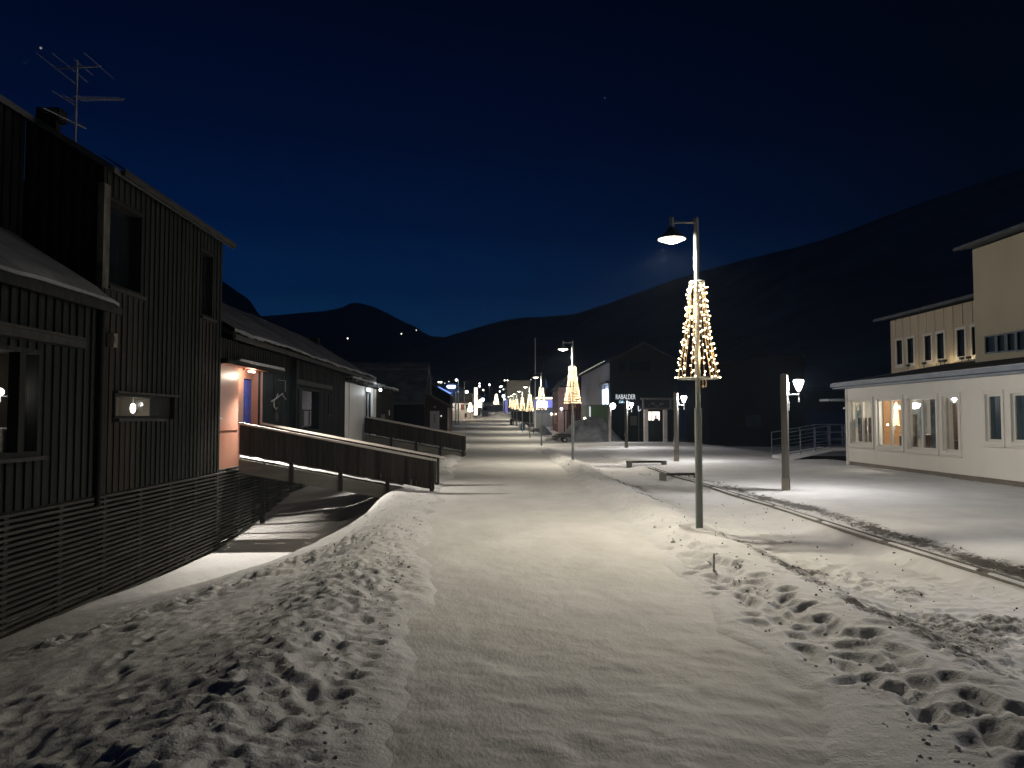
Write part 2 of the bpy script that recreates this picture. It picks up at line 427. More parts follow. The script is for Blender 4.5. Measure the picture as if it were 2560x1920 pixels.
YS = np.concatenate([frame_axis([(-40, -2, 2), (-2, 1.5, .25), (1.5, 9, .025), (9, 16, .045), (16, 30, .11), (30, 60, .28), (60, 230, 1.4)]), 230 * np.geomspace(1.03, 14, 40)])
XS = np.concatenate([-60 * np.geomspace(25, 1.05, 26), frame_axis([(-60, -7, 1.4), (-7, -3.5, .05), (-3.5, 4.2, .026), (4.2, 5.6, .04), (5.6, 15, .09), (15, 60, 1.4)]), 60 * np.geomspace(1.05, 25, 26)])

def prints():
    P = []
    r = np.random.default_rng(5)
    # trodden trench on the right of the road
    for y in np.arange(3.0, 10.2, 0.19):
        cx = np.interp(y, [3, 5, 7.7, 10], [2.78, 2.62, 2.42, 2.45])
        for k in range(3):
            P.append((cx + (-.19, .02, .19)[k] + r.normal(0, .10), y + r.normal(0, .07), r.uniform(.05, .085), r.uniform(.075, .135), r.normal(0, .6), r.uniform(.03, .062)))
    # tracks wandering down the left bank
    for (x0, y0, x1, y1, n) in ((-1.2, 3.0, -1.5, 10, 34), (-1.0, 4.2, -1.25, 9, 24), (-1.6, 3.2, -4.8, 10.5, 30), (-2.2, 3.5, -3.6, 6.2, 16), (-1.4, 5.0, -2.4, 12.0, 30)):
        for i in range(n):
            t = i / n
            P.append((x0 + (x1 - x0) * t + r.normal(0, .10), y0 + (y1 - y0) * t + r.normal(0, .08), r.uniform(.05, .08), r.uniform(.08, .13), r.normal(0, .5), r.uniform(.015, .035)))
    for i in range(380):
        y = 2.8 + 5.2 * r.random() ** 1.5; x = r.uniform(-4.4 + .2 * y, -0.62 - .05 * y)
        P.append((x, y, r.uniform(.03, .07), r.uniform(.04, .10), r.uniform(0, 3), r.uniform(.006, .022)))
    for i in range(240):
        y = r.uniform(6, 15); x = np.interp(y, [6, 15], [-.95, -1.45]) - abs(r.normal(.25, .35))
        P.append((x, y, r.uniform(.03, .06), r.uniform(.035, .08), r.uniform(0, 3), r.uniform(.008, .022)))
    for i in range(60):
        P.append((r.uniform(2.9, 4.6), r.uniform(4, 9), r.uniform(.05, .09), r.uniform(.06, .12), r.uniform(0, 3), r.uniform(.012, .03)))
    return P

def terrain():
    X, Y = np.meshgrid(XS, YS)
    Z = macro(X, Y)
    near = np.clip((70 - Y) / 30, 0, 1)
    # soft swells
    Z += 0.05 * (fbm(X * .35, Y * .35, 1, 3) - .5) * near * (1 - np.exp(-((X - .5) / 2.2) ** 4))
    Z += 1.2 * (fbm(X * .02, Y * .02, 3, 3) - .5) * np.clip((np.abs(X) - 40) / 60, 0, 1)
    # road bed lies under the packed-snow sheet
    jl = (fbm(X * 0 + 3, Y * .8, 11, 4) - .5) * .55; jr = (fbm(X * 0 + 9, Y * .8, 12, 4) - .5) * .5
    el = np.interp(Y, [0, 4, 6, 11, 20, 35, 80, 160], [-.62, -.66, -.75, -1.12, -1.5, -1.8, -1.9, -1.9]) + jl
    er = np.interp(Y, [0, 4, 8, 11, 20, 35, 80, 160], [1.75, 1.95, 2.15, 2.3, 2.35, 2.5, 2.6, 2.6]) + jr
    inroad = np.clip((X - el) / .34, 0, 1) * np.clip((er - X) / .30, 0, 1)
    Z -= 0.062 * smooth(inroad)
    out = 1 - smooth(inroad)
    # ploughed chunky edges
    bl = np.exp(-((X - el + .65) / .95) ** 2) * np.clip((46 - Y) / 16, 0, 1) * (.35 + .9 * smooth((fbm(X * .8, Y * .6, 23, 3) - .35) / .25))
    br = np.exp(-((X - er - .32) / .33) ** 2) * np.clip((46 - Y) / 16, 0, 1)
    ch = np.abs(fbm(X * 4.2, Y * 4.2, 21, 4, .6) - .5) * 2
    ch2 = smooth((fbm(X * 8, Y * 8, 31, 3, .6) - .44) / .24)
    ch3 = smooth((fbm(X * 14, Y * 12, 36, 3, .55) - .46) / .24)
    lowl0 = smooth((-.7 - X) / .5) * smooth((X + 5) / 1.5) * np.clip((16 - Y) / 5, 0, 1)
    Z += out * (bl * (.055 * (fbm(X * 5.2, Y * 4.6, 22, 4, .6) - .42) + .009 * ch2 + .009 * ch3) + br * np.clip((Y - 8) / 4, .15, 1) * (.05 * ch + .030 * ch2 + .022 * ch3 + .02))
    Z += lowl0 * .008 * (ch3 - .3) * smooth((fbm(X * .62 + 4, Y * .5, 49, 3) - .40) / .16)
    # trampled patches of the left bank
    patch = smooth((fbm(X * .55, Y * .45, 41, 3) - .44) / .14)
    lowl = smooth((-.7 - X) / .5) * smooth((X + 6.2) / .6)
    tr = smooth((6.2 - Y + (X + 2) * .55) / 1.8)
    amp = np.clip(.40 * patch + .70 * tr * (.45 + .55 * patch), 0, 1) * lowl * np.clip((15.5 - Y) / 3, 0, 1)
    Z += amp * (.040 * (fbm(X * 4.6, Y * 3.6, 51, 4, .55) - .5) + .010 * (ch2 - .3) + .010 * (ch3 - .3))
    # broken crust line crossing the bank, and soft trampling everywhere on it
    lx, ly = -4.6 + 3.0 * .0, 8.3
    tt_ = np.clip(((X + 4.6) * 3.0 + (Y - 8.3) * 3.0) / 18.0, 0, 1)
    dl = np.hypot(X + 4.6 - 3.0 * tt_, Y - 8.3 - 3.0 * tt_)
    cm = np.exp(-(dl / .42) ** 2) * smooth((fbm(X * .9, Y * .9, 45, 2) - .3) / .2)
    Z += cm * (.13 * ch + .035 * ch2 + .022 * ch3 - .02)
    Z += lowl0 * .075 * (fbm(X * 1.7, Y * 1.1, 47, 4, .5) - .5)
    calm = .25 + .75 * smooth((fbm(X * .62 + 4, Y * .5, 49, 3) - .40) / .16)
    Z += lowl0 * .030 * calm * (fbm(X * 5.5, Y * 4.0, 48, 3, .5) - .5)
    tc_ = np.interp(Y, [3, 5, 7.7, 10], [2.78, 2.62, 2.42, 2.45])
    Z -= .03 * np.exp(-((X - tc_) / .34) ** 2) * smooth((9.6 - Y) / 1.5)
    # wind-packed drift ribs running along the bank
    rib = fbm((X * .9 + Y * .45) * 1.6, (Y * .9 - X * .45) * .45, 61, 4, .55)
    Z += lowl * (1 - amp) * np.clip((16 - Y) / 4, 0, 1) * .07 * (rib - .5)
    # small chunks on the right-hand strip and kerb gravel
    strip = smooth((X - 2.9) / .3) * smooth((5.3 - X) / .3) * np.clip((34 - Y) / 8, 0, 1)
    gpatch = smooth((fbm(X * .8, Y * .35, 71, 4) - .5) / .1)
    Z += strip * (gpatch * .032 * (ch2 - .2) + .016 * (ch3 - .3) + .03 * (fbm(X * 3, Y * 1.6, 73, 4, .6) - .5))
    kb = np.exp(-((X - 5.95) / .42) ** 2) * np.clip((27 - Y) / 5, 0, 1)
    Z += kb * (.035 * (ch2 - .2) + .02 * ch3) - .045 * kb
    pl = smooth((X - 5.9) / .6) * np.clip((60 - Y) / 10, 0, 1)
    Z += pl * (.02 * (fbm(X * 1.2, Y * .8, 81, 4) - .5) + .012 * ch2 * smooth((fbm(X * .4, Y * .4, 82, 3) - .52) / .08))
    # foot prints
    DN = np.zeros_like(Z); RM = np.zeros_like(Z)
    for (cx, cy, a, b, th, d) in prints():
        i0, i1 = np.searchsorted(YS, [cy - .35, cy + .35]); j0, j1 = np.searchsorted(XS, [cx - .35, cx + .35])
        dx = X[i0:i1, j0:j1] - cx; dy = Y[i0:i1, j0:j1] - cy
        u = (dx * math.cos(th) + dy * math.sin(th)) / a; v = (-dx * math.sin(th) + dy * math.cos(th)) / b
        q = u * u + v * v
        keep = 1 - smooth(inroad[i0:i1, j0:j1]) * .8
        wob = .8 + .4 * vnoise(X[i0:i1, j0:j1] * 22, Y[i0:i1, j0:j1] * 22, 140)
        DN[i0:i1, j0:j1] = np.maximum(DN[i0:i1, j0:j1], keep * d * np.exp(-(q * wob) ** 2 * .9))
        RM[i0:i1, j0:j1] = np.maximum(RM[i0:i1, j0:j1], keep * .28 * d * np.exp(-((np.sqrt(q) - 1.45) / .4) ** 2))
    Z += RM * (1 - np.clip(DN / .03, 0, 1)) - DN
    G = np.zeros_like(Z)
    G += kb * (.68 + .8 * (fbm(X * 1.1, Y * .5, 91, 4) - .5))
    G += strip * gpatch * .33
    G += .30 * smooth((fbm(X * .9, Y * .9, 95, 4) - .56) / .1) * np.exp(-((X - 4.3) / 1.5) ** 2) * np.clip((30 - Y) / 6, 0, 1)
    G += .34 * np.exp(-((X - 3.3) / .28) ** 2) * np.clip((34 - Y) / 8, 0, 1) * smooth((fbm(X * 2, Y * 1.0, 96, 4) - .40) / .2)
    G += .40 * br * smooth((Y - 13) / 4) * smooth((fbm(X * 2.2, Y * .7, 99, 4) - .42) / .2)
    G += .30 * np.exp(-((X + 5.85) / .25) ** 2) * (fbm(X * 2, Y * 1.2, 97, 3) > .45) * np.clip((14 - Y) / 2, 0, 1)
    hol = np.exp(-((X + 3.2) / .8) ** 2) * np.exp(-((Y - 18.2) / 1.1) ** 2)
    G += .5 * hol * (fbm(X * 2.5, Y * 2.5, 98, 3) > .48)
    return X, Y, Z, G

def grid_mesh(name, X, Y, Z, mat, attr=None):
    ny, nx = X.shape
    me = bpy.data.meshes.new(name)
    co = np.stack([X, Y, Z], -1).reshape(-1, 3).astype(np.float32)
    idx = np.arange(nx * ny).reshape(ny, nx)
    q = np.stack([idx[:-1, :-1], idx[:-1, 1:], idx[1:, 1:], idx[1:, :-1]], -1).reshape(-1, 4)
    me.vertices.add(len(co)); me.vertices.foreach_set('co', co.ravel())
    me.loops.add(q.size); me.loops.foreach_set('vertex_index', q.ravel().astype(np.int32))
    me.polygons.add(len(q)); me.polygons.foreach_set('loop_start', (np.arange(len(q)) * 4).astype(np.int32))
    me.polygons.foreach_set('use_smooth', np.ones(len(q), bool))
    me.materials.append(mat); me.update(calc_edges=True)
    if attr is not None:
        a = me.attributes.new('gravel', 'FLOAT', 'POINT'); a.data.foreach_set('value', attr.ravel().astype(np.float32))
    o = bpy.data.objects.new(name, me); COL.objects.link(o)
    return o

TX, TY, TZ, TG = terrain()
g = grid_mesh('snowy_ground', TX, TY, TZ, M['snow'], np.clip(TG, 0, 1))
tag(g, 'snow covered ground on both sides of the street', None, None, 'structure')
def GZ(x, y):
    i = min(len(YS) - 2, max(0, int(np.searchsorted(YS, y)))); j = min(len(XS) - 2, max(0, int(np.searchsorted(XS, x))))
    return float(TZ[i, j])

RX = frame_axis([(-2.7, 3.3, .045)])
RYS = YS[(YS >= -30) & (YS <= 215)]
X, Y = np.meshgrid(RX, RYS)
Z = street(Y) - .022 + .03 * (fbm(X * .5, Y * .3, 5, 3) - .5)
fade = np.clip((26 - Y) / 14, 0, 1)
Z += fade * (.026 * (fbm(X * 2.2 + Y * .8, Y * 1.5 - X * .5, 6, 4, .6) - .5) + .010 * (fbm(X * 7 + Y * 2, Y * 4.5, 7, 3) - .5))
rough = smooth((8.0 - Y) / 4.5)
Z += rough * (.046 * (fbm(X * 2.6 + Y, Y * 2.9, 8, 4, .6) - .5) + .020 * (fbm(X * 9 + 2 * Y, Y * 7, 9, 3) - .5))
jl = (fbm(X * 0 + 3, Y * .8, 11, 4) - .5) * .55; jr = (fbm(X * 0 + 9, Y * .8, 12, 4) - .5) * .5
el = np.interp(Y, [0, 4, 6, 11, 20, 35, 80, 160], [-.62, -.66, -.75, -1.12, -1.5, -1.8, -1.9, -1.9]) + jl
er = np.interp(Y, [0, 4, 8, 11, 20, 35, 80, 160], [1.75, 1.95, 2.15, 2.3, 2.35, 2.5, 2.6, 2.6]) + jr
outw = np.maximum(smooth((el + .02 - X) / .2), smooth((X - er + .02) / .2))      # beyond its edges the sheet dives under the banks
Z = lerp(Z, macro(X, Y) - .32, outw)
rr = grid_mesh('road', X, Y, Z, M['road'])
tag(rr, 'packed snow pedestrian street running up to the town lights', None, None, 'structure')

# loose lumps of ploughed snow
_ico = None
def lump(mb, c, r, mi=0):
    global _ico
    if _ico is None:
        bm = bmesh.new(); bmesh.ops.create_icosphere(bm, subdivisions=1, radius=1)
        _ico = ([v.co.copy() for v in bm.verts], [[v.index for v in f.verts] for f in bm.faces]); bm.free()
    sx, sy, sz = (random.uniform(.7, 1.3) for _ in range(3))
    rot = Euler((random.uniform(0, 6), random.uniform(0, 6), random.uniform(0, 6))).to_matrix()
    pts = [rot @ Vector((v.x * sx, v.y * sy, v.z * sz * .8)) * r * random.uniform(.75, 1.2) + Vector(c) for v in _ico[0]]
    mb.add(pts, _ico[1], mi, False)
mb = MB()
for i in range(1300):
    side = random.random()
    y = 3.0 + random.random() ** 1.5 * 30
    if side < .55:
        e = float(np.interp(y, [0, 4, 6, 11, 20, 35], [-.62, -.66, -.75, -1.12, -1.5, -1.8])); x = e - abs(random.gauss(.28, .42))
    elif side < .82:
        e = float(np.interp(y, [0, 4, 8, 11, 20, 35], [1.75, 1.95, 2.15, 2.3, 2.35, 2.5])); x = e + .12 + abs(random.gauss(.22, .2))
    else:
        x = random.uniform(-2.4, -.9); y = random.uniform(3.2, 12.5)
    r = min(.04 if y > 8 else .016, max(.006, random.lognormvariate(-4.35, .5)))
    lump(mb, (x, y, GZ(x, y) - r * .15), r)
o = mb.build('snow_clods', M['clod']); tag(o, 'loose lumps of ploughed snow along both road edges', None, None, 'stuff')
mb = MB()
for i in range(900):
    y = 5.0 + random.random() ** 1.3 * 26
    c = random.random()
    x = random.gauss(5.78, .22) if c < .6 else (random.gauss(3.3, .22) if c < .8 else random.uniform(3.2, 5.2))
    r = random.uniform(.005, .015)
    lump(mb, (x, y, GZ(x, y) + r * .2), r)
o = mb.build('gravel_stones', M['gravel']); tag(o, 'dark gravel stones scattered along the kerb rail', None, None, 'stuff')
WARM = (1.0, 0.905, 0.725); COOL = (1.0, 0.955, 0.925)
# ------------------------------------------------------------------ street lamps with string-light cones
def make_lamp():
    t = thing('street_lamp', 'x', 'street lamp', (0, 0, 0), 'street lamps along the right edge of the street')
    m = MB(); m.cyl((0, 0, -.3), (0, 0, 1.86), .053, .053, 16); m.cyl((0, 0, 1.86), (0, 0, 1.875), .057, .057, 16)
    m.box(-.018, .018, -.0565, -.05, .62, .80)
    m.build('pole_sleeve', M['galv'], t)
    m = MB(); m.cyl((0, 0, 1.875), (0, 0, 4.68), .034, .034, 14); m.cyl((0, 0, 4.68), (0, 0, 4.70), .036, .030, 14)
    m.build('pole', M['galv'], t)
    m = MB(); m.cyl((0, 0, 3.93), (0, 0, 4.42), .041, .041, 14); m.cyl((0, 0, 4.42), (0, 0, 4.5), .041, .036, 14, 0, False)
    m.build('pole_collar', M['galv'], t)
    m = MB(); m.cyl((-.03, 0, 4.63), (-.36, 0, 4.63), .016, .016, 10)
    m.build('arm', M['galv'], t)
    m = MB(); m.cyl((-.36, 0, 4.52), (-.36, 0, 4.70), .034, .034, 12)
    s = MB(); s.lathe([(.001, 4.56), (.05, 4.55), (.085, 4.50), (.15, 4.435), (.205, 4.395), (.212, 4.375), (.20, 4.372), (.16, 4.40), (.001, 4.43)], (-.36, 0, 0), 28)
    h = s.build('lamp_shade', M['galv'], t)
    m.build('shade_neck', M['galv'], h)
    d = MB(); d.lathe([(.001, 4.318), (.07, 4.325), (.13, 4.345), (.175, 4.368), (.198, 4.382)], (-.36, 0, 0), 28)
    d.build('diffuser', M['lampglow'], h)
    light(t, (-.36, 0, 4.27), 55, WARM, .05)
    light(t, (-.36, 0, 4.26), 680, WARM, .06, 'lamp_spot', R(170), (0, 0, -1)).data.spot_blend = .6
    return t
def make_cone():
    t = thing('light_cone', 'x', 'string lights', (0, 0, 0), 'string light cones on the street lamps')
    rng2 = random.Random(3)
    z1, z0, rt, rb = 3.74, 2.31, .108, .295
    m = MB()
    def ring(r, z, n=28, q=.008):
        m.tube([(r * math.cos(2 * math.pi * i / n), r * math.sin(2 * math.pi * i / n), z) for i in range(n + 1)], q, 6)
    ring(rb, z0, q=.011); ring(rb - .03, z0 + .004, q=.005)
    for k in range(4):
        a = k * math.pi / 2 + .4; m.cyl((.034 * math.cos(a), .034 * math.sin(a), z0), (rb * math.cos(a), rb * math.sin(a), z0), .006, .006, 6)
    m.cyl((0, 0, z0 - .01), (0, 0, z0 + .12), .042, .042, 14)
    m.build('bottom_ring', M['galv'], t)
    m = MB(); ring(rt, z1); ring(rt, z1 - .09, q=.006)
    for k in range(8):
        a = k * math.pi / 4; m.cyl((rt * math.cos(a), rt * math.sin(a), z1), (rt * math.cos(a), rt * math.sin(a), z1 - .09), .005, .005, 5)
    for k in range(4):
        a = k * math.pi / 2 + .4; m.cyl((.034 * math.cos(a), .034 * math.sin(a), z1), (rt * math.cos(a), rt * math.sin(a), z1), .006, .006, 6)
    m.build('top_ring', M['galv'], t)
    ns = 12
    for k in range(ns):
        a0 = 2 * math.pi * k / ns + .1
        path = []
        m = MB()
        nb = 15
        for i in range(nb + 1):
            f = i / nb
            r = rt + (rb - rt) * (f ** 1.5) + rng2.uniform(-.006, .006)
            a = a0 + rng2.uniform(-.045, .045)
            z = z1 - (z1 - z0) * min(1, max(0, f + (rng2.uniform(-.018, .018) if 0 < i < nb else 0)))
            p = Vector((r * math.cos(a), r * math.sin(a), z)); path.append(p)
            if 1 <= i < nb + 1:
                q = p + Vector((math.cos(a + rng2.uniform(-.9, .9)), math.sin(a + rng2.uniform(-.9, .9)), rng2.uniform(-.2, .5))) * rng2.uniform(.016, .034) + Vector((0, 0, .04 * rng2.random()))
                m.cyl(p, q, .0035, .0035, 4, 0, False)
                m.sphere(q, rng2.uniform(.0085, .0115), 7, 5, 1)
        m.tube(path, .0042, 5)
        m.build('light_string', [M['cord'], M['bulb']], t)
    m = MB()
    m.tube([(.10, -.05, z0), (.11, -.05, z0 - .07), (.10, -.06, z0 - .13)], .006, 5); m.sphere((.06, -.06, z0 - .12), .02, 8, 6)
    m.tube([(.06, -.05, z0), (.06, -.06, z0 - .10)], .005, 5)
    m.build('loose_plug', M['cord'], t)
    light(t, (-.085, -.02, 3.3), 7.0, (1.0, .60, .28), .05, 'cone_light')
    light(t, (.12, -.05, 2.65), 8.0, (1.0, .60, .28), .05, 'cone_light')
    return t
lamp0, cone0 = make_lamp(), make_cone()
LS = [(1745, 11.2, 0), (1431.6, 29.2, 0), (1353.5, 49, 0), (1324.5, 65.6, 0), (1306, 83.5, 0), (1292, 105, 0), (1284, 124, 0), (1276, 149, 0)]
lamp_lab = ['nearest and tallest looking grey street lamp, arm and glowing head pointing left over the road',
            'second nearest grey street lamp, by the road left of the café, head at mountain foot',
            'third street lamp from the viewer, standing in front of the blue lit shop',
            'fourth street lamp along the road, just left of the tall bare flagpole',
            'fifth street lamp along the road, between flagpole and grey block',
            'sixth street lamp along the road, in the glowing cluster below the grey block',
            'seventh street lamp along the road, second last of the glowing cluster',
            'farthest street lamp of the row, beside the blue lit pillar']
cone_lab = ['large warm string light cone around the nearest street lamp, single bulbs showing',
            'warm string light cone around the second street lamp, bulbs in stacked rings',
            'string light cone in front of the blue lit shop face',
            'string light cone on the fourth lamp, just left of the tall flagpole',
            'string light cone on the fifth lamp along the road',
            'string light cone on the sixth lamp, third from the blue pillar',
            'string light cone on the seventh lamp, second from the blue pillar',
            'farthest string light cone, touching the blue lit pillar']
for i, (sx, Y, dz) in enumerate(LS):
    p = PY(sx, 1000, Y)
    if i == 0: a, b = lamp0, cone0
    else: a, b = copy_tree(lamp0), copy_tree(cone0)
    loc = (p.x, Y, float(street(Y)) - (.02 if i < 4 else 0))
    for o, rz in ((a, R(-2.5)), (b, R(40 * i))):
        o.location = loc; o.rotation_euler = (0, 0, rz); LOC[o.name] = loc
    a['label'] = lamp_lab[i]; b['label'] = cone_lab[i]

# ------------------------------------------------------------------ wooden lantern posts on the plaza
def make_lantern():
    t = thing('lantern_post', 'x', 'lantern post', (0, 0, 0), 'square timber lantern posts on the snowy plaza')
    m = MB(); m.box(-.075, .075, -.075, .075, -.2, 2.76); m.prism([(-.075, -.075, 2.76), (.075, -.075, 2.76), (0, -.075, 2.80)], (0, .15, 0))
    m.build('post', M['post'], t, bevel=.008)
    m = MB(); m.box(-.083, .083, -.083, .083, -.2, .30); m.build('post_shoe', M['plinth'], t)
    m = MB(); m.cyl((.092, 0, 1.90), (.092, 0, 2.56), .012, .012, 8); m.cyl((.092, 0, 2.28), (.325, 0, 2.28), .013, .013, 8)
    m.sphere((.092, -.01, 2.08), .02, 8, 6)
    m.build('bracket', M['galv'], t)
    m = MB(); m.lathe([(.001, 2.36), (.03, 2.365), (.06, 2.42), (.105, 2.53), (.125, 2.60), (.10, 2.635), (.001, 2.66)], (.325, 0, 0), 18)
    h = m.build('lantern', M['coolglow'], t)
    m = MB(); m.cyl((.325, 0, 2.26), (.325, 0, 2.36), .011, .011, 8); m.cyl((.325, 0, 2.10), (.325, 0, 2.26), .022, .010, 8)
    m.lathe([(.001, 2.672), (.07, 2.652), (.112, 2.632), (.10, 2.64), (.001, 2.664)], (.325, 0, 0), 18)
    m.build('lantern_holder', M['galv'], h)
    m = MB(); m.box(-.112, -.085, -.03, .03, .72, .86); m.build('switch_box', M['white'], t)
    light(t, (.325, 0, 2.53), LANTERN_W, COOL, .06)
    return t
LANTERN_W = 350
lan0 = make_lantern()
# the row starts with one post just outside the picture on the right
LP = [(8.0, 7.4, 'square lantern post outside the right edge of the picture'),
      (6.9, 18.2, 'nearest square timber lantern post, on the snow left of the blue railing'),
      (7.25, 30.7, 'second timber lantern post, right of the portal, half behind nearest street lamp'),
      (7.65, 44.8, 'third timber lantern post, standing left of the two pale portal posts')]
for i, (x, y, lab) in enumerate(LP):
    o = lan0 if i == 0 else copy_tree(lan0)
    loc = (x, y, GZ(x, y) - .02); o.location = loc; LOC[o.name] = loc; o['label'] = lab
    o.rotation_euler = (0, 0, R([-30, -32, -33, -34][i]))
# slender pale lantern at the plaza edge
t = thing('slim_lantern', 'slim pale lantern pole at the plaza edge, beside the green container', 'lantern post', (8.3, 55.6, 0))
m = MB(); m.cyl((8.3, 55.6, -.3), (8.3, 55.6, 2.55), .10, .10, 10); m.build('pole', M['rail'], t)
m = MB(); m.lathe([(.05, 2.40), (.16, 2.50), (.22, 2.66), (.16, 2.80), (.001, 2.86)], (8.52, 55.6, 0), 14); h = m.build('lantern', M['coolglow'], t)
m = MB(); m.cyl((8.3, 55.6, 2.42), (8.52, 55.6, 2.42), .03, .03, 6); m.build('bracket', M['galv'], t)
light(t, (8.52, 55.6, 2.62), 170, COOL, .08)

# ------------------------------------------------------------------ tall timber house on the left
FX = Fr((-6, 0, 0), (0, 1, 0), (1, 0, 0))
YE = 16.85                                            # far corner
HS = thing('timber_house', 'tall dark timber house at the left edge with vertical battens and lath skirting', 'house', (-6.5, 11, 0))
def brown(u, z):
    return (11.9 < u < 13.1 and .5 < z < 3.74) or (15.62 < u < 16.35 and .5 < z < 3.76)
m = MB()
clad(m, FX, 11.76, YE, .56, 5.56, [(11.9, 13.1, 3.76, 5.18), (15.64, 16.38, 3.78, 5.2), (12.18, 14.48, 1.70, 2.10)], .19, .10, .02, brown)
m.box(-6.15, -6.02, YE, YE + .03, .56, 5.56)           # corner boards
m.build('wall', [M['wood'], M['woodb']], HS)
m = MB(); FX.box(m, 11.70, 11.88, 3.70, 5.30, -.05, .045); m.build('corner_board', M['patchlit'], HS)
m = MB(); clad(m, FX, 4.5, 11.58, .56, 3.42, [(8.3, 10.22, 1.22, 2.60)], .19, .10, .024)
m.build('wing_wall', M['wood'], HS)
m = MB(); F2 = Fr((-7.2, 0, 0), (0, 1, 0), (1, 0, 0)); clad(m, F2, 4.5, 11.7, 4.25, 6.36, [], .19, .10, .03)
F3 = Fr((0, 11.76, 0), (1, 0, 0), (0, -1, 0))
for i in range(7):
    a = -7.2 + i * .174; zt = 5.63 + (-6 - (a + .17)) * .62
    F3.box(m, a, a + .08, 3.4, zt, -.03, 0); F3.box(m, a + .08, a + .172, 3.4, zt, -.03, .025)
m.build('upper_wall', M['dark'], HS)  # shade of the walls turned from the light is put into the colour
# roofs
def slab(mb, x0, z0, x1, z1, y0, y1, th=.12, mi=0):
    mb.hexa([(x0, y0, z0 - th), (x1, y0, z1 - th), (x1, y1, z1 - th), (x0, y1, z0 - th), (x0, y0, z0), (x1, y0, z1), (x1, y1, z1), (x0, y1, z0)], mi)
m = MB(); slab(m, -5.82, 5.56, -10.5, 8.46, 11.72, YE + .18, .10); slab(m, -7.05, 6.32, -10.5, 8.46, 4.4, 11.715, .10); slab(m, -10.5, 8.46, -15.4, 5.4, 4.4, YE + .18, .10)
rf = m.build('roof', M['roofdark'], HS)
m = MB(); m.box(-5.80, -5.74, 11.9, YE + .16, 5.475, 5.555); slab(m, -5.75, 5.585, -6.1, 5.80, 11.9, YE + .2, .018)
m.build('eave_gutter', M['trim'], rf)
m = MB(); m.box(-9.13, -8.85, 15.42, 15.60, 6.9, 7.70); m.box(-9.22, -8.76, 15.36, 15.66, 7.70, 7.95)
m.build('chimney', M['dark'], rf)
m = MB(); slab(m, -5.78, 3.47, -7.2, 4.37, 4.4, 11.74, .10); m.box(-5.80, -5.74, 4.4, 11.9, 3.30, 3.40)
wr = m.build('wing_roof', M['wood2'], HS)
# snow lying on the wing roof
m = MB(); n = 46; k = 9
pts = []; 
for j in range(k + 1):
    for i in range(n + 1):
        y = 4.4 + (11.80 - 4.4) * i / n; f = j / k
        x = -5.74 - 1.46 * f
        zt = 3.47 + (-5.78 - x) * .634
        h = .07 + .07 * float(fbm(np.array(y * .9), np.array(f * 2.0), 201, 3)) * (1 - .3 * f) + .10 * max(0, f - .75)
        edge = min(1, (n - i) / 2.0, (j + .6) / 1.4)
        pts.append((x, y, zt + .004 + h * max(.12, edge)))
fs = [(j * (n + 1) + i, j * (n + 1) + i + 1, (j + 1) * (n + 1) + i + 1, (j + 1) * (n + 1) + i) for j in range(k) for i in range(n)]
m.add(pts, fs, 0, True)
b0 = [(-5.74, 4.4, 3.40), (-5.74, 11.8, 3.40)]
m.add([pts[i] for i in range(n + 1)] + [(p[0], p[1], p[2] - .05) for p in pts[:n + 1]], [(i, i + 1, n + 2 + i, n + 1 + i) for i in range(n)])
m.add([pts[j * (n + 1) + n] for j in range(k + 1)] + [(pts[j * (n + 1) + n][0], pts[j * (n + 1) + n][1], pts[j * (n + 1) + n][2] - .06) for j in range(k + 1)], [(j, j + 1, k + 2 + j, k + 1 + j) for j in range(k)])
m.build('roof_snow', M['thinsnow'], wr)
m = MB(); m.cyl((-5.93, 11.67, .4), (-5.93, 11.67, 3.35), .045, .045, 10); m.build('downpipe', M['dark'], HS)  # dark pipe doubling as the shadow gap at the wing corner
# windows
m = MB(); m.box(-14, -6.8, 11.95, YE - .15, .6, 5.4); m.box(-14, -7.75, 4.7, 11.9, .6, 6.0); m.build('core', M['void'], HS)
w1 = window(HS, FX, 11.97, 13.03, 3.82, 5.11, -.02, .06, .03, .16, 'dark', 'pane', sill=.10, sillmat='trim')
w2 = window(HS, FX, 15.71, 16.31, 3.85, 5.13, -.02, .06, .03, .10, 'dark', 'pane', sill=.10, sillmat='trim')
w3 = window(HS, FX, 12.22, 13.80, 1.75, 2.06, -.01, .04, .05, .10, 'wood2', 'glass', sill=.14, sillmat='trim')
m = MB(); FX.box(m, 13.86, 14.48, 1.71, 2.10, -.10, -.06); m.build('shutter', M['dark'], w3)
m = MB(); FX.box(m, 12.16, 14.5, 2.105, 2.14, -.03, .10); m.build('window_hood', M['trim'], w3)
w4 = window(HS, FX, 8.36, 10.16, 1.28, 2.54, -.01, .06, .05, .10, 'wood2', 'glass', mull=[(9.80, 9.93)], sill=.16, sillmat='trim')
m = MB(); FX.box(m, 7.6, 10.99, 2.70, 2.80, .03, .20); slab(m, -5.80, 2.845, -5.95, 2.855, 7.6, 10.97, .04); m.build('window_hood', M['trim'], w4)
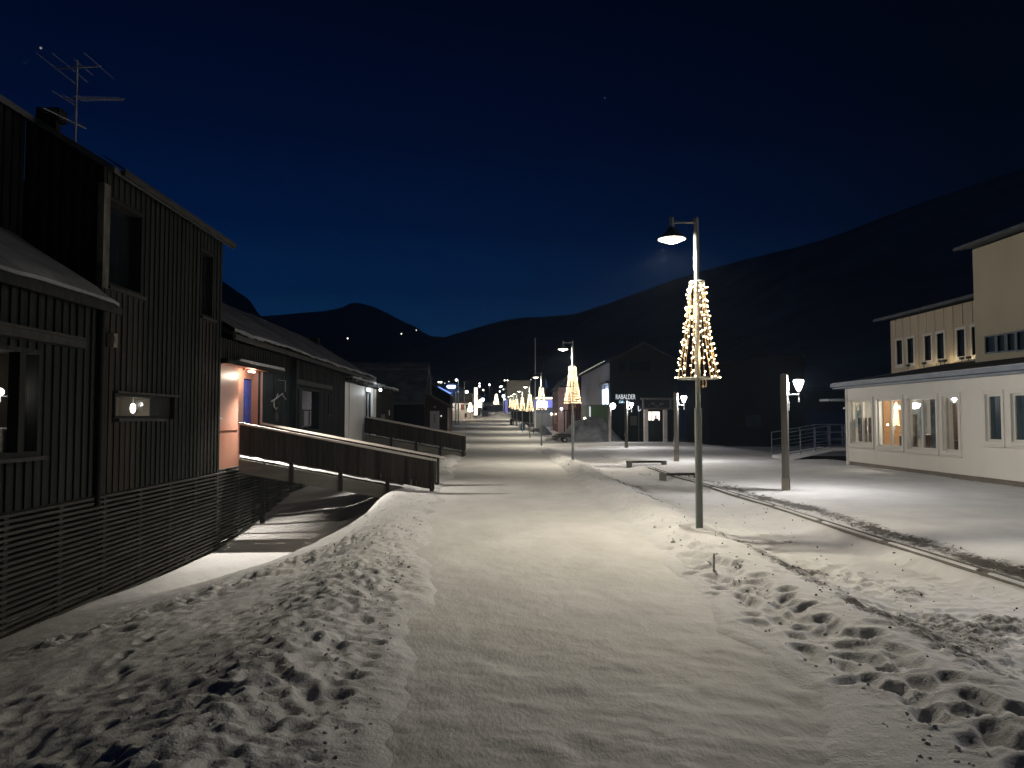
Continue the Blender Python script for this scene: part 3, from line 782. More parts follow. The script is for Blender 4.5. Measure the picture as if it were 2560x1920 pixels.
# rooms behind the two clear panes
def room(parent, F, u0, u1, z0, z1, dep, mat, n0=-.14):
    m = MB()
    a = [F.p(u0, n0, z0), F.p(u1, n0, z0), F.p(u1, n0, z1), F.p(u0, n0, z1)]
    b = [F.p(u0, -dep, z0), F.p(u1, -dep, z0), F.p(u1, -dep, z1), F.p(u0, -dep, z1)]
    for i in range(4):
        j = (i + 1) % 4; m.quad(a[i], a[j], b[j], b[i])
    m.quad(*b)
    return m.build('room_lining', M[mat], parent)
room(HS, FX, 12.15, 13.86, 1.68, 2.12, .7, 'plinth'); room(HS, FX, 8.2, 11.2, 1.2, 2.62, 1.6, 'plinth')
t = thing('reflection_bulb', 'glowing oval bulb added for a street lamp reflection in the low slot window', 'lamp', (-6.28, 13.47, 2.1))
m = MB(); m.sphere((-6.28, 13.47, 1.885), .045, 10, 8, 0, 1.9); m.build('bulb', M['coolglow'], t)  # bulb, cord and light added in place of a street lamp's reflection
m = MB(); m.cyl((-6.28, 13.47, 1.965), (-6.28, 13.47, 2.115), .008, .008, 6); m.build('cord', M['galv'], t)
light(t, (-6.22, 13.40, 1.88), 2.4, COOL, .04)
t = thing('wall_lamp', 'small lit lamp with a thin arm behind the large left window', 'lamp', (-6.5, 10.1, 2.0))
m = MB(); m.sphere((-6.42, 10.10, 2.05), .05, 10, 8); m.build('bulb', M['coolglow'], t)
m = MB(); m.cyl((-6.42, 10.14, 2.0), (-6.40, 10.42, 1.98), .007, .007, 6); m.cyl((-6.42, 10.10, 1.92), (-6.42, 10.10, 2.0), .014, .010, 8); m.build('arm', M['antenna'], t)
light(t, (-6.34, 10.02, 2.05), 4.0, COOL, .04)
for i, (u, wd, lab) in enumerate(((9.45, .30, 'pale cushion at the left frame edge of the large left window'), (9.92, .38, 'pale cushion left of the mullion in the large left window'), (10.40, .20, 'narrow pale cushion right of the mullion in the large left window'))):
    m = MB(); FX.box(m, u - wd / 2, u + wd / 2, 1.26, 1.56 + .03 * i, -.30, -.17)
    o = m.build('cushion', M['roomw'], None, bevel=.04); tag(o, lab, 'cushion', 'cushions behind the large left window')
t = thing('meter_box', 'small grey box fixed on the tall timber house wall', 'box', (-5.9, 11.95, 2.85))
m = MB(); FX.box(m, 11.9, 12.02, 2.80, 3.02, .03, .14); m.build('casing', M['plinth'], t, bevel=.01)
m = MB(); FX.box(m, 11.91, 12.01, 2.86, 2.97, .141, .147); m.build('cover', M['beam'], t)

# lath skirting under both houses
def skirting(parent, y0, y1, x, zb, zt):
    m = MB(); z = zt; F = Fr((x, 0, 0), (0, 1, 0), (1, 0, 0))
    while z > zb:
        segs = np.arange(y0, y1, 2.4)
        for s in segs:
            F.box(m, s + .004, min(s + 2.396, y1), z - .036, z, -.02 + random.uniform(-.004, .004), .022 + random.uniform(-.003, .003))
        z -= .074
    yy = y0 + .3
    while yy < y1:
        F.box(m, yy, yy + .09, zb, zt + .01, -.09, -.022); yy += 1.2
    o = m.build('lath_skirting', M['lath'], parent)
    m = MB(); F.box(m, y0, y1, zb, zt, -.62, -.56); m.build('shade_backing', M['void'], parent)  # dark sheet put in for the shade under the house
    return o
skirting(HS, 4.5, YE - .01, -5.98, -1.5, .53)
m = MB(); m.box(-6.6, -6.0, 4.5, YE, .535, .555); m.box(-15, -6.2, YE - .06, YE, .56, 5.3); m.box(-15, -6.2, 4.5, 4.56, .56, 5.3); m.build('floor_edge', M['dark'], HS)

# roof antenna
ta = thing('roof_antenna', 'old television antenna with several toothed booms above the tall timber house', 'antenna', (-8.5, 15.5, 7))
m = MB(); m.cyl((-8.5, 15.5, 6.9), (-8.5, 15.5, 8.98), .022, .018, 8); m.build('mast', M['antenna'], ta)
def boom(c, d, L, els, r=.014, ed=None):
    d = Vector(d).normalized(); c = Vector(c)
    m = MB(); m.cyl(c - d * L * els[0], c + d * L * (1 - els[0]), r, r, 8)
    b = m.build('boom', M['antenna'], ta)
    m = MB()
    for f, l in els[1]:
        p = c + d * L * (f - els[0]); m.cyl(p - ed * l / 2, p + ed * l / 2, .0042, .0042, 6)
    m.build('antenna_rods', M['antenna'], b)
boom((-8.5, 15.5, 8.83), (1, 0, .07), .90, (.48, [(.02, 1.5), (.33, 1.3), (.62, .75), (.98, 1.2)]), .016, Vector((0, 1, 0)))
boom((-8.5, 15.5, 8.19), (1, 0, 0), 1.22, (.22, [(.02, .85), (.10, .5)] + [(.27 + .066 * k, .34 - .012 * k) for k in range(11)]), .015, Vector((0, 1, .06)))
boom((-8.62, 15.4, 7.72), (.35, 1, -.05), 1.0, (.55, [(.02 + .083 * k, .30) for k in range(12)]), .014, Vector((1, -.35, 0)))

# ------------------------------------------------------------------ low house with the salmon porch
HB = thing('row_house', 'low charcoal timber house with snowy roof and salmon pink porch', 'house', (-6.5, 27, 0))
xw = -6.05
FB = Fr((xw, 0, 0), (0, 1, 0), (1, 0, 0))
m = MB()
clad(m, FB, YE + .05, 37.0, .60, 3.5, [(YE, 19.92, .5, 2.96), (23.1, 26.45, 1.30, 2.68), (21.02, 21.22, 1.84, 2.62), (27.92, 28.12, 1.86, 2.62), (31.05, 37.1, .5, 3.25)], .15, .05, .016)
m.build('wall', M['wood2'], HB)
m = MB(); slab(m, -5.80, 3.62, -8.85, 5.38, YE + .2, 37.05, .10); slab(m, -8.85, 5.38, -12, 3.6, YE + .2, 37.05, .10)
rf = m.build('roof', M['wood2'], HB)
m = MB(); m.box(-5.80, -5.74, YE + .2, 37.05, 3.47, 3.57); m.build('eave_gutter', M['trim'], rf)
m = MB(); pts = []; n = 120; k = 12
for j in range(k + 1):
    for i in range(n + 1):
        y = YE + .12 + (37.15 - YE - .12) * i / n; f = j / k
        x = -5.73 - 3.15 * f
        zt = 3.62 + (-5.80 - x) * .577
        h = .05 + .09 * float(fbm(np.array(y * .7), np.array(f * 2.0), 211, 3)) + .06 * math.exp(-((f - .05) / .06) ** 2) * float(vnoise(np.array(y * 2.2), np.array(.3), 215))
        pts.append((x, y, zt + .01 + h))
m.add(pts, [(j * (n + 1) + i, j * (n + 1) + i + 1, (j + 1) * (n + 1) + i + 1, (j + 1) * (n + 1) + i) for j in range(k) for i in range(n)], 0, True)
m.add(pts[:n + 1] + [(p[0], p[1], p[2] - .05 - .05 * random.random()) for p in pts[:n + 1]], [(i, i + 1, n + 2 + i, n + 1 + i) for i in range(n)], 0, True)
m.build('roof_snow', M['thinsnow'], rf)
m = MB(); m.box(-8.75, -8.35, 36.2, 36.6, 5.2, 5.52); m.build('roof_vent', M['dark'], rf)
skirting(HB, YE, 31, -6.03, -1.5, .53)
m = MB(); m.box(-6.6, -6.06, YE, 37, .535, .58); m.box(-12, -6.3, 36.9, 36.98, .6, 3.6); m.build('floor_edge', M['dark'], HB)
# salmon porch
m = MB()
m.quad((-6.12, YE + .02, .56), (-6.12, 18.42, .56), (-6.12, 18.42, 2.92), (-6.12, YE + .02, 2.92))
nn = 8
arc = [(-6.12 - .10 * math.sin(math.pi / 2 * i / nn) ** 1.0 * 1.0, 18.42 + .12 * (i / nn)) for i in range(nn + 1)]
arc = [(-6.12 - .10 * (1 - math.cos(math.pi / 2 * i / nn)), 18.42 + .14 * math.sin(math.pi / 2 * i / nn)) for i in range(nn + 1)]
m.add([(x, y, .56) for x, y in arc] + [(x, y, 2.92) for x, y in arc], [(i, i + 1, nn + 2 + i, nn + 1 + i) for i in range(nn)], 0, True)
FD = Fr((-6.22, 0, 0), (0, 1, 0), (1, 0, 0))
wallgrid(m, FD, 18.56, 19.92, .56, 2.92, [(19.13, 19.88, .76, 2.70)], depth=.05)
m.quad((-6.22, 19.92, .56), (-6.03, 19.92, .56), (-6.03, 19.92, 2.92), (-6.22, 19.92, 2.92))
m.box(-6.06, -6.03, 19.925, 20.05, .60, 2.92)
m.box(-6.121, -6.11, YE + .02, 18.42, 1.44, 1.452)
po = m.build('porch', M['pink'], HB)
m = MB(); m.quad((-6.25, YE + .02, 2.915), (-5.84, YE + .02, 2.915), (-5.84, 20.05, 2.915), (-6.25, 20.05, 2.915)); m.build('soffit', M['pink'], po)
m = MB(); m.box(-6.04, -5.84, YE + .06, 21.4, 2.93, 3.02); cn = m.build('canopy', M['dark'], HB)
m = MB(); m.prism([(-5.82, 17.6, 3.025), (-5.82, 21.42, 3.025), (-5.82, 21.3, 3.10), (-5.82, 17.7, 3.075)], (-.2, 0, 0)); m.build('canopy_snow', M['roofsnow'], cn)
m = MB(); m.box(-6.118, -6.108, YE + .02, 17.12, 1.74, 2.70); s = m.build('slot_window', M['pane'], po)
m = MB(); m.box(-6.12, -6.03, YE + .02, 17.18, 1.69, 1.735); m.build('sill', M['white'], s)
m = MB()
FDD = Fr((-6.262, 0, 0), (0, 1, 0), (1, 0, 0))
FDD.box(m, 19.15, 19.86, .78, 2.68, -.03, 0)
for k in range(3):
    z = 1.10 + k * .40
    for (a, b, c, d) in ((19.32, 19.69, z, z + .03), (19.32, 19.69, z + .33, z + .36), (19.32, 19.36, z, z + .36), (19.65, 19.69, z, z + .36)):
        FDD.box(m, a, b, c, d, .001, .018)
FDD.box(m, 19.38, 19.44, 2.30, 2.42, .001, .012)
dr = m.build('door', M['blue'], po)
m = MB(); m.sphere((-6.22, 19.2, 1.60), .035, 8, 6); m.cyl((-6.262, 19.2, 1.42), (-6.2, 19.2, 1.42), .02, .02, 8); m.sphere((-6.19, 19.2, 1.42), .035, 8, 6); m.build('handle', M['antenna'], dr)
m = MB(); m.box(-6.01, -5.95, 18.80, 19.16, 2.84, 2.875); pl = m.build('porch_lamp', M['lampglow'], po)
m = MB(); m.box(-6.02, -5.94, 18.76, 19.2, 2.878, 2.912); m.cyl((-6.0, 18.45, 2.86), (-6.0, 18.45, 2.915), .03, .03, 8); m.build('lamp_base', M['pink'], pl)
light(po, (-5.86, 18.80, 2.74), 17, (1.0, .86, .66), .05, 'porch_light')
light(po, (-5.86, 18.80, 2.80), 1350, (1.0, .92, .80), .035, 'porch_spot', R(118), (.80, -.42, -1.0))
m = MB(); m.box(-6.0, -5.86, 22.78, 22.92, -.2, 3.45); m.build('downpipe', M['dark'], HB)
# windows of the low house
w5 = window(HB, FB, 23.16, 26.4, 1.36, 2.62, -.02, .06, .05, .08, 'dark', 'glassr', mull=[(23.85, 24.2)])
m = MB(); FB.box(m, 22.98, 27.9, 2.74, 2.84, .02, .17); FB.box(m, 23.0, 27.85, 2.842, 2.89, .02, .165); m.build('window_hood', M['trim'], w5)
room(HB, FB, 23.05, 27.4, 1.2, 2.7, 1.4, 'wallgreen')
light(HB, (-6.9, 25.6, 2.4), 6.0, (.85, 1.0, .75), .1, 'room_light')  # unseen greenish lamp added to brighten the reflecting window
for u in (21.02, 27.92):
    window(HB, FB, u + .03, u + .17, 1.88, 2.6, -.02, .03, .02, .05, 'dark', 'pane', sill=.09, sillmat='trim', name='slot_window')
# antler decoration hanging by the porch
ta = thing('antler_ornament', 'pale antler hanging from a bracket on the dark wall right of the porch', 'ornament', (-5.95, 20.9, 2.3))
m = MB(); m.tube([(-6.03, 21.45, 2.78), (-5.84, 21.5, 2.76), (-5.84, 21.5, 2.45)], .012, 6); m.build('bracket', M['galv'], ta)
m = MB(); m.tube([(-5.88, 20.35, 2.16), (-5.86, 20.7, 2.25), (-5.85, 21.1, 2.36), (-5.85, 21.3, 2.40)], .017, 6); m.tube([(-5.85, 21.2, 2.38), (-5.82, 21.5, 2.24)], .013, 6)
m.tube([(-5.87, 20.55, 2.2), (-5.86, 20.48, 2.12), (-5.86, 20.52, 2.02), (-5.86, 20.68, 1.96), (-5.86, 20.8, 2.0)], .016, 6); m.tube([(-5.86, 20.7, 2.26), (-5.84, 20.78, 2.38)], .012, 6)
m.build('antler', M['roofsnow'], ta)
m = MB(); m.lathe([(.001, 1.62), (.05, 1.64), (.06, 1.72), (.03, 1.84), (.012, 1.93)], (-5.9, 20.9, 0), 8); m.build('pendant', M['patchlit'], ta)
# second porch, white, at the far end of the low house
FW = Fr((-6.08, 0, 0), (0, 1, 0), (1, 0, 0))
m = MB(); wallgrid(m, FW, 31.06, 39.4, .62, 3.2, [(36.1, 37.9, .8, 3.0)], depth=.12)
FW.box(m, 32.05, 32.12, .62, 3.2, .001, .03); FW.box(m, 35.95, 36.05, .62, 3.2, .001, .04); FW.box(m, 38.0, 38.1, .62, 3.2, .001, .05)
pw = m.build('white_porch', M['white'], HB)
m = MB(); FW.box(m, 36.15, 36.85, .8, 2.95, -.14, -.10); FW.box(m, 36.85, 36.97, .8, 2.95, -.13, -.03); FW.box(m, 37.62, 37.7, .8, 2.95, -.13, .0); m.build('door', M['wood2'], pw)
m = MB(); FW.box(m, 36.98, 37.6, .8, 2.95, -.128, -.10); m.build('door_panel', M['greywall'], pw)
m = MB(); clad(m, Fr((-6.04, 0, 0), (0, 1, 0), (1, 0, 0)), 39.42, 45.6, .1, 3.2, [], .15, .05, .016); m.build('end_wall', M['woodb'], HB)
m = MB(); m.box(-8.5, -6.1, 37.0, 45.6, 3.2, 3.28); m.box(-6.1, -5.76, 31.1, 45.8, 3.27, 3.37); cw = m.build('porch_canopy', M['wood2'], HB)
m = MB()
yy = 31.1
while yy < 45.7:
    h = random.uniform(.04, .13); d = random.uniform(.25, .6)
    m.prism([(-5.74, yy, 3.375), (-5.74, yy + d, 3.375), (-5.74, yy + d * .8, 3.375 + h), (-5.74, yy + d * .15, 3.375 + h * .8)], (-1.2, 0, 0))
    if random.random() < .6: m.cyl((-5.745, yy + d * .5, 3.36), (-5.745, yy + d * .5, 3.36 - random.uniform(.05, .16)), .02, .003, 5)
    yy += d * .96
m.build('canopy_snow', M['roofsnow'], cw)
m = MB(); m.sphere((-5.84, 39.2, 3.17), .07, 8, 6); m.build('porch_lamp', M['coolglow'], pw)
light(pw, (-5.6, 37.2, 3.0), 34, (.88, .96, 1.0), .08, 'porch_light')
m = MB(); FW.box(m, 40.6, 42.0, 1.55, 1.95, .06, .08); m.build('name_board', M['patchlit'], HB)
m = MB(); FW.box(m, 43.6, 43.8, 1.9, 2.2, .06, .09); m.build('notice', M['white'], HB)

# ------------------------------------------------------------------ two plank-sided entrance ramps
def make_ramp():
    t = thing('entrance_ramp', 'x', 'ramp', (-1.42, 18.2, 0), 'plank sided entrance ramps of the low house')
    X0, X1 = -5.98, -1.42
    def dz(x): return np.interp(x, [X0, -5.6, X1], [.79, .79, -.05])
    def top(x): return 1.60 + (x - X0) / (X1 - X0) * (.74 - 1.60)
    m = MB()
    for k in range(102):
        f = k / 102; x = X0 + (X1 - X0) * f; z = .785 - .845 * f
        m.box(x, x + .022, 18.2, 19.66, z - .04, z)
    for y in (18.62, 19.15):
        m.hexa([(X0, y, .60), (X1, y, -.25), (X1, y + .06, -.25), (X0, y + .06, .60), (X0, y, .742), (X1, y, -.103), (X1, y + .06, -.103), (X0, y + .06, .742)])
    m.build('deck', M['ramp'], t)
    m = MB(); pts = []
    n = 40
    for j, y in enumerate((18.185, 18.23, 18.29, 18.34)):
        for i in range(n + 1):
            x = X0 + (X1 - X0) * i / n
            pts.append((x, y, .80 - .845 * i / n + (.05 if j in (1,) else .02) * (.6 + .8 * random.random()) + (.0 if j else -.005)))
    m.add(pts, [(j * (n + 1) + i, j * (n + 1) + i + 1, (j + 1) * (n + 1) + i + 1, (j + 1) * (n + 1) + i) for j in range(3) for i in range(n)], 0, True)
    m.build('deck_snow', M['roofsnow'], t)
    for yb, nm in ((18.15, -1), (19.70, 1)):
        m = MB(); x = X0
        while x < X1 - .02:
            gap = random.choice((.003, .003, .006))
            x2 = min(x + .118, X1); j = random.uniform(-.010, .010)
            zb = [.80 - .845 * (q - X0) / (X1 - X0) + .085 for q in (x, x2 - gap)]
            zt = [top(q) - .03 for q in (x, x2 - gap)]
            y0, y1 = yb - .013 + j, yb + .013 + j
            m.hexa([(x, y0, zb[0]), (x2 - gap, y0, zb[1]), (x2 - gap, y1, zb[1]), (x, y1, zb[0]), (x, y0, zt[0]), (x2 - gap, y0, zt[1]), (x2 - gap, y1, zt[1]), (x, y1, zt[0])])
            x += .118
        pr = m.build('parapet', M['ramp'], t)
        m = MB(); ex = .14 if nm > 0 else .04
        q0, q1 = X0 + (.0 if nm < 0 else .05), X1 + ex
        m.hexa([(q0, yb - .06, top(q0) - .028), (q1, yb - .06, top(q1) - .028), (q1, yb + .06, top(q1) - .028), (q0, yb + .06, top(q0) - .028),
                (q0, yb - .06, top(q0) + .02), (q1, yb - .06, top(q1) + .02), (q1, yb + .06, top(q1) + .02), (q0, yb + .06, top(q0) + .02)])
        m.build('handrail', M['rail'], pr)
        m = MB()
        m.hexa([(X0, yb - .025, .44), (X1, yb - .025, -.36), (X1, yb + .025, -.36), (X0, yb + .025, .44), (X0, yb - .025, .77), (X1, yb - .025, -.07), (X1, yb + .025, -.07), (X0, yb + .025, .77)])
        m.build('side_beam', M['beam'], t)
        for f in (.27, .52, .76, .985):
            x = X0 + (X1 - X0) * f; m = MB()
            zb = .44 - .80 * f - .02
            m.box(x - .045, x + .045, yb - .085, yb - .027, zb, .80 - .845 * f + .12)
            m.build('post', M['ramp'], t)
    for x, y in ((-5.85, 19.58), (-1.75, 19.58)):
        m = MB(); m.box(x - .05, x + .05, y - .05, y + .05, -1.5, .62 - .845 * (x - X0) / (X1 - X0) - .02 + .1)
        m.build('support', M['dark'], t)
    return t
r1 = make_ramp(); r1['label'] = 'nearer plank sided ramp rising left to the salmon pink porch'
r2 = copy_tree(r1); r2.location = Vector(r1.location) + Vector((.02, 17.05, .20)); LOC[r2.name] = tuple(r2.location); r2['label'] = 'farther plank sided ramp leading to the white porch'
# ------------------------------------------------------------------ cream building on the right
RB = thing('cream_building', 'long cream single storey building with lit windows and a blue grey roof edge', 'building', (13.2, 24, 0))
XW = 12.9
FR_ = Fr((XW, 0, 0), (0, 1, 0), (-1, 0, 0))
def rwin(sx0, sx1, sy0, sy1):
    a, b = PX(sx1, sy0, XW), PX(sx0, sy0, XW)     # larger sx is nearer
    c = PX((sx0 + sx1) / 2, sy1, XW); d = PX((sx0 + sx1) / 2, sy0, XW)
    return (a.y, b.y, c.z, d.z)
WN = [rwin(2126, 2180, 1000, 1110), rwin(2191, 2254, 997, 1117), rwin(2268, 2340, 994, 1124), rwin(2356, 2396, 990, 1129), rwin(2464, 2504, 985, 1104), rwin(2528, 2578, 982, 1106)]
zt = 2.86; zb = .16
ye = PX(2115, 1000, XW).y
for k in range(1, 7):
    pass
extra = []
step = WN[4][0] - WN[5][0]
for k in range(1, 5):
    h = WN[5]; extra.append((h[0] - step * 1.25 * k, h[1] - step * 1.25 * k, h[2], h[3]))
m = MB()
wallgrid(m, FR_, 4.0, ye, zb, zt, WN + extra, depth=.16)
# thin horizontal weatherboard shadow lines
FL = Fr((0, ye, 0), (1, 0, 0), (0, 1, 0))
m.quad((XW, ye, zb), (XW + 10, ye, zb), (XW + 10, ye, 4.0), (XW, ye, zt))
m.quad((XW, ye, zt), (XW, ye, zb), (XW, ye + .001, zb), (XW, ye + .001, zt))
m.build('wall', M['cream'], RB)
m = MB(); m.box(XW + .05, XW + .2, 4.0, ye - .15, -.6, zb); m.box(XW + .04, XW + .3, ye - .3, ye - .16, -.6, zb - .002); m.build('plinth', M['plinth'], RB)
m = MB(); FR_.box(m, ye - .10, ye + .02, zb - .2, zt, -.05, .022); m.build('corner_board', M['creamtrim'], RB)
m = MB()
m.hexa([(12.55, 4, 2.88), (18.2, 4, 3.84), (18.2, ye + .35, 3.84), (12.55, ye + .35, 2.88), (12.55, 4, 2.98), (18.2, 4, 3.96), (18.2, ye + .35, 3.96), (12.55, ye + .35, 2.98)])
rf = m.build('roof', M['roofdark'], RB)
m = MB(); m.box(12.50, 12.547, 4, ye + .36, 2.875, 3.0); m.box(12.552, 12.9, 4, ye + .33, 2.80, 2.857); m.hexa([(12.5, ye + .355, 2.86), (18.2, ye + .355, 3.84), (18.2, ye + .40, 3.84), (12.5, ye + .40, 2.86), (12.5, ye + .355, 3.0), (18.2, ye + .355, 3.98), (18.2, ye + .40, 3.98), (12.5, ye + .40, 3.0)])
m.build('fascia', M['fascia'], rf)
m = MB(); m.hexa([(12.49, 4, 3.003), (12.9, 4, 3.06), (12.9, ye + .2, 3.06), (12.49, ye + .2, 3.003), (12.49, 4, 3.018), (12.9, 4, 3.08), (12.9, ye + .2, 3.08), (12.49, ye + .2, 3.018)]); m.build('roof_snow', M['roofsnow'], rf)
m = MB(); m.box(12.3, 13.4, ye + .03, ye + .9, 2.36, 2.44); m.build('side_canopy', M['fascia'], RB)
m = MB(); m.sphere((12.86, ye + .06, 2.1), .05, 8, 6); m.build('side_lamp', M['white'], RB)
def casing(h, mull, pane, dark=False):
    u0, u1, z0, z1 = h
    m = MB()
    F = FR_
    for (a, b, c, d) in ((u0 - .09, u0, z0 - .1, z1 + .1), (u1, u1 + .09, z0 - .1, z1 + .1), (u0, u1, z1, z1 + .1), (u0, u1, z0 - .1, z0)):
        F.box(m, a, b, c, d, .002, .035)
    for (a, b, c, d) in ((u0, u0 + .05, z0, z1), (u1 - .05, u1, z0, z1), (u0 + .05, u1 - .05, z1 - .06, z1), (u0 + .05, u1 - .05, z0, z0 + .06)):
        F.box(m, a, b, c, d, -.11, -.05)
    for c in mull: F.box(m, c - .035, c + .035, z0 + .06, z1 - .06, -.11, -.045)
    w = m.build('window', M['creamtrim'], RB)
    g = MB(); F.box(g, u0 + .05, u1 - .05, z0 + .06, z1 - .06, -.09, -.085); g.build('pane', M[pane], w)
    s = MB(); F.box(s, u0 - .12, u1 + .12, z0 - .14, z0 - .102, .0025, .07); s.build('sill', M['creamtrim'], w)
def mid(h, f=.5): return h[0] + (h[1] - h[0]) * f
casing(WN[0], [mid(WN[0])], 'glass'); casing(WN[1], [mid(WN[1], .47)], 'glass'); casing(WN[2], [mid(WN[2], .53)], 'glass'); casing(WN[3], [], 'glass')
casing(WN[4], [], 'pane2'); casing(WN[5], [], 'pane2')
for h in extra: casing(h, [], 'pane2')
# rooms
ra, rb_ = WN[3][0] - .3, ye - .05
m = MB()
z0, z1 = .35, 2.68
def rq(u0, u1, dep, mt, nm, sides=True):
    m = MB(); F = FR_
    m.quad(F.p(u0, -dep, z0), F.p(u1, -dep, z0), F.p(u1, -dep, z1), F.p(u0, -dep, z1))
    m.quad(F.p(u0, -.17, z0), F.p(u0, -dep, z0), F.p(u0, -dep, z1), F.p(u0, -.17, z1))
    m.quad(F.p(u1, -.17, z0), F.p(u1, -dep, z0), F.p(u1, -dep, z1), F.p(u1, -.17, z1))
    m.quad(F.p(u0, -.17, z1), F.p(u1, -.17, z1), F.p(u1, -dep, z1), F.p(u0, -dep, z1))
    m.quad(F.p(u0, -.17, z0), F.p(u1, -.17, z0), F.p(u1, -dep, z0), F.p(u0, -dep, z0))
    m.build(nm, M[mt], RB)
b1 = (WN[0][0] + WN[1][1]) / 2; b2 = (WN[1][0] + WN[2][1]) / 2; b3 = (WN[2][0] + WN[3][1]) / 2
rq(WN[3][0] - .25, ye - .10, 4.0, 'roomw', 'room_lining')
m = MB(); m.box(14.2, 14.95, ye - .16, ye - .11, .36, 2.55); m.build('inner_door', M['room'], RB)
m = MB(); m.box(15.3, 15.8, ye - .15, ye - .11, 1.0, 2.3); m.box(13.1, 13.4, ye - .15, ye - .11, 1.4, 2.2); m.build('wall_board', M['curtaing'], RB)
def ins(win, f, d, z):                      # a point seen through a window, d metres behind the wall face
    u = mid(win, f) * (1 + d / XW); return FR_.p(u, -d, CAMZ + (z - CAMZ) * (1 + d / XW))
def curtain(u0, u1, za, zb_, n, mt, lab, amp=.03, per=.16):
    m = MB(); k = max(6, int((u1 - u0) / .02)); pts = []
    for j in range(2):
        for i in range(k + 1):
            u = u0 + (u1 - u0) * i / k
            pts.append(FR_.p(u, n + amp * math.sin(2 * math.pi * u / per) + .01 * math.sin(9 * u), (za, zb_)[j]))
    m.add(pts, [(i, i + 1, k + 2 + i, k + 1 + i) for i in range(k)], 0, True)
    o = m.build('curtain', M[mt]); so = o.modifiers.new('cloth', 'SOLIDIFY'); so.thickness = .006
    return tag(o, lab, 'curtain')
w0, w1_, w2_, w3_ = WN[:4]
curtain(w0[0] + .05, mid(w0, .46), w0[2] + .08, mid((0, 0, 0, 0)) + w0[2] + (w0[3] - w0[2]) * .60, -.24, 'curtainw', 'patterned half height curtain in the right half of the first lit window')
curtain(mid(w0, .55), w0[1] - .05, w0[2] + .08, w0[2] + (w0[3] - w0[2]) * .60, -.25, 'curtainw', 'patterned half height curtain in the left half of the first lit window')
curtain(w2_[0] + .03, mid(w2_, .5), w2_[2] + .02, w2_[3] - .02, -.25, 'curtaing', 'grey blue leaf patterned curtain drawn across half a lit window')
curtain(mid(w2_, .72) * 1.03, w2_[1] * 1.025, w2_[2] + .02, w2_[3] - .5, -.45, 'curtainw', 'pale hanging cloth under the bright ceiling lamp')
curtain(w3_[0] + .02, w3_[1] - .02, w3_[2] + (w3_[3] - w3_[2]) * .2, w3_[3] - .03, -.28, 'curtainb', 'brown sheer curtain filling the narrow lit window')
# things inside
p = ins(w2_, .72, .75, w2_[3] - .22)
t = thing('ceiling_lamp', 'bright white lamp hanging under the ceiling behind a lit window', 'lamp', p)
m = MB(); m.lathe([(.001, -.12), (.09, -.10), (.16, -.02), (.17, .04), (.08, .07), (.001, .08)], p, 16); m.build('lamp_shade', M['whitelight'], t)
m = MB(); m.cyl(p + Vector((0, 0, .08)), p + Vector((0, 0, .30)), .012, .012, 6); m.build('cord', M['white'], t)
light(t, p + Vector((0, 0, -.25)), 70, (1, .96, .9), .12)
p = ins(w1_, .18, .7, w1_[3] - .25)
t = thing('green_lamp', 'pale green lamp shade hanging beside the chevron lights', 'lamp', p)
m = MB(); m.lathe([(.20, -.10), (.17, -.03), (.07, .05), (.001, .06)], p, 14); m.build('lamp_shade', M['lampgreen'], t)
m = MB(); m.cyl(p + Vector((0, 0, .06)), p + Vector((0, 0, .25)), .01, .01, 6); m.build('cord', M['white'], t)
light(t, p + Vector((0, 0, -.15)), 48, (1, .85, .62), .08)
t = thing('chevron_lights', 'column of small warm chevron lights hanging inside a lit window', 'string lights', FR_.p(mid(w1_, .47), -.22, w1_[3] - .1))
for k in range(9):
    m = MB(); z = w1_[3] - .13 - k * .085; u = mid(w1_, .45); s = .06 + .012 * k
    for q in (-1, -.5, 0, .5, 1): m.sphere(FR_.p(u + q * s, -.2, z - abs(q) * .05), .011, 6, 4)
    m.build('bulb_row', M['bulb'], t)
for f, win, lab in ((.13, w0, 'small star light at the right edge of the first lit window'), (.80, w1_, 'small star light at the left edge of the second lit window')):
    p = FR_.p(mid(win, f), -.2, win[2] + (win[3] - win[2]) * .46)
    t = thing('star_light', lab, 'lamp', p); m = MB(); m.sphere(p, .03, 8, 6); m.build('bulb', M['coolglow'], t)
    m = MB(); m.cyl(p + Vector((0, 0, .03)), p + Vector((0, 0, .5)), .004, .004, 4); m.build('cord', M['galv'], t)
m = MB(); F = FR_; F.box(m, mid(w1_, .04), mid(w1_, .36), w1_[2] + .05, w1_[2] + .36, -.45, -.2); o = m.build('black_box', M['black'], bevel=.01); tag(o, 'black box standing on the sill of the window with chevron lights', 'box')
m = MB(); F.box(m, mid(w1_, .06), mid(w1_, .34), w1_[2] + .37, w1_[2] + .39, -.46, -.19); o = m.build('paper_stack', M['white']); tag(o, 'white papers lying on the black box', 'paper')
m = MB(); m.box(14.45, 14.62, ye - .175, ye - .162, 1.3, 2.0); o = m.build('wall_notice', M['white']); tag(o, 'white notice on the orange door seen through the second lit window', 'notice')
m = MB(); F.box(m, mid(w2_, .56), mid(w2_, .66), w2_[2] + .06, w2_[2] + .44, -.4, -.22); o = m.build('flower_pot', M['redbrown'], bevel=.015); tag(o, 'dark brown planter on the sill under the ceiling lamp', 'planter')
m = MB(); F.box(m, mid(w2_, .67), mid(w2_, .78), w2_[2] + .05, w2_[2] + .46, -.42, -.22); o = m.build('white_carton', M['white'], bevel=.01); tag(o, 'white carton beside the brown planter on the sill', 'box')
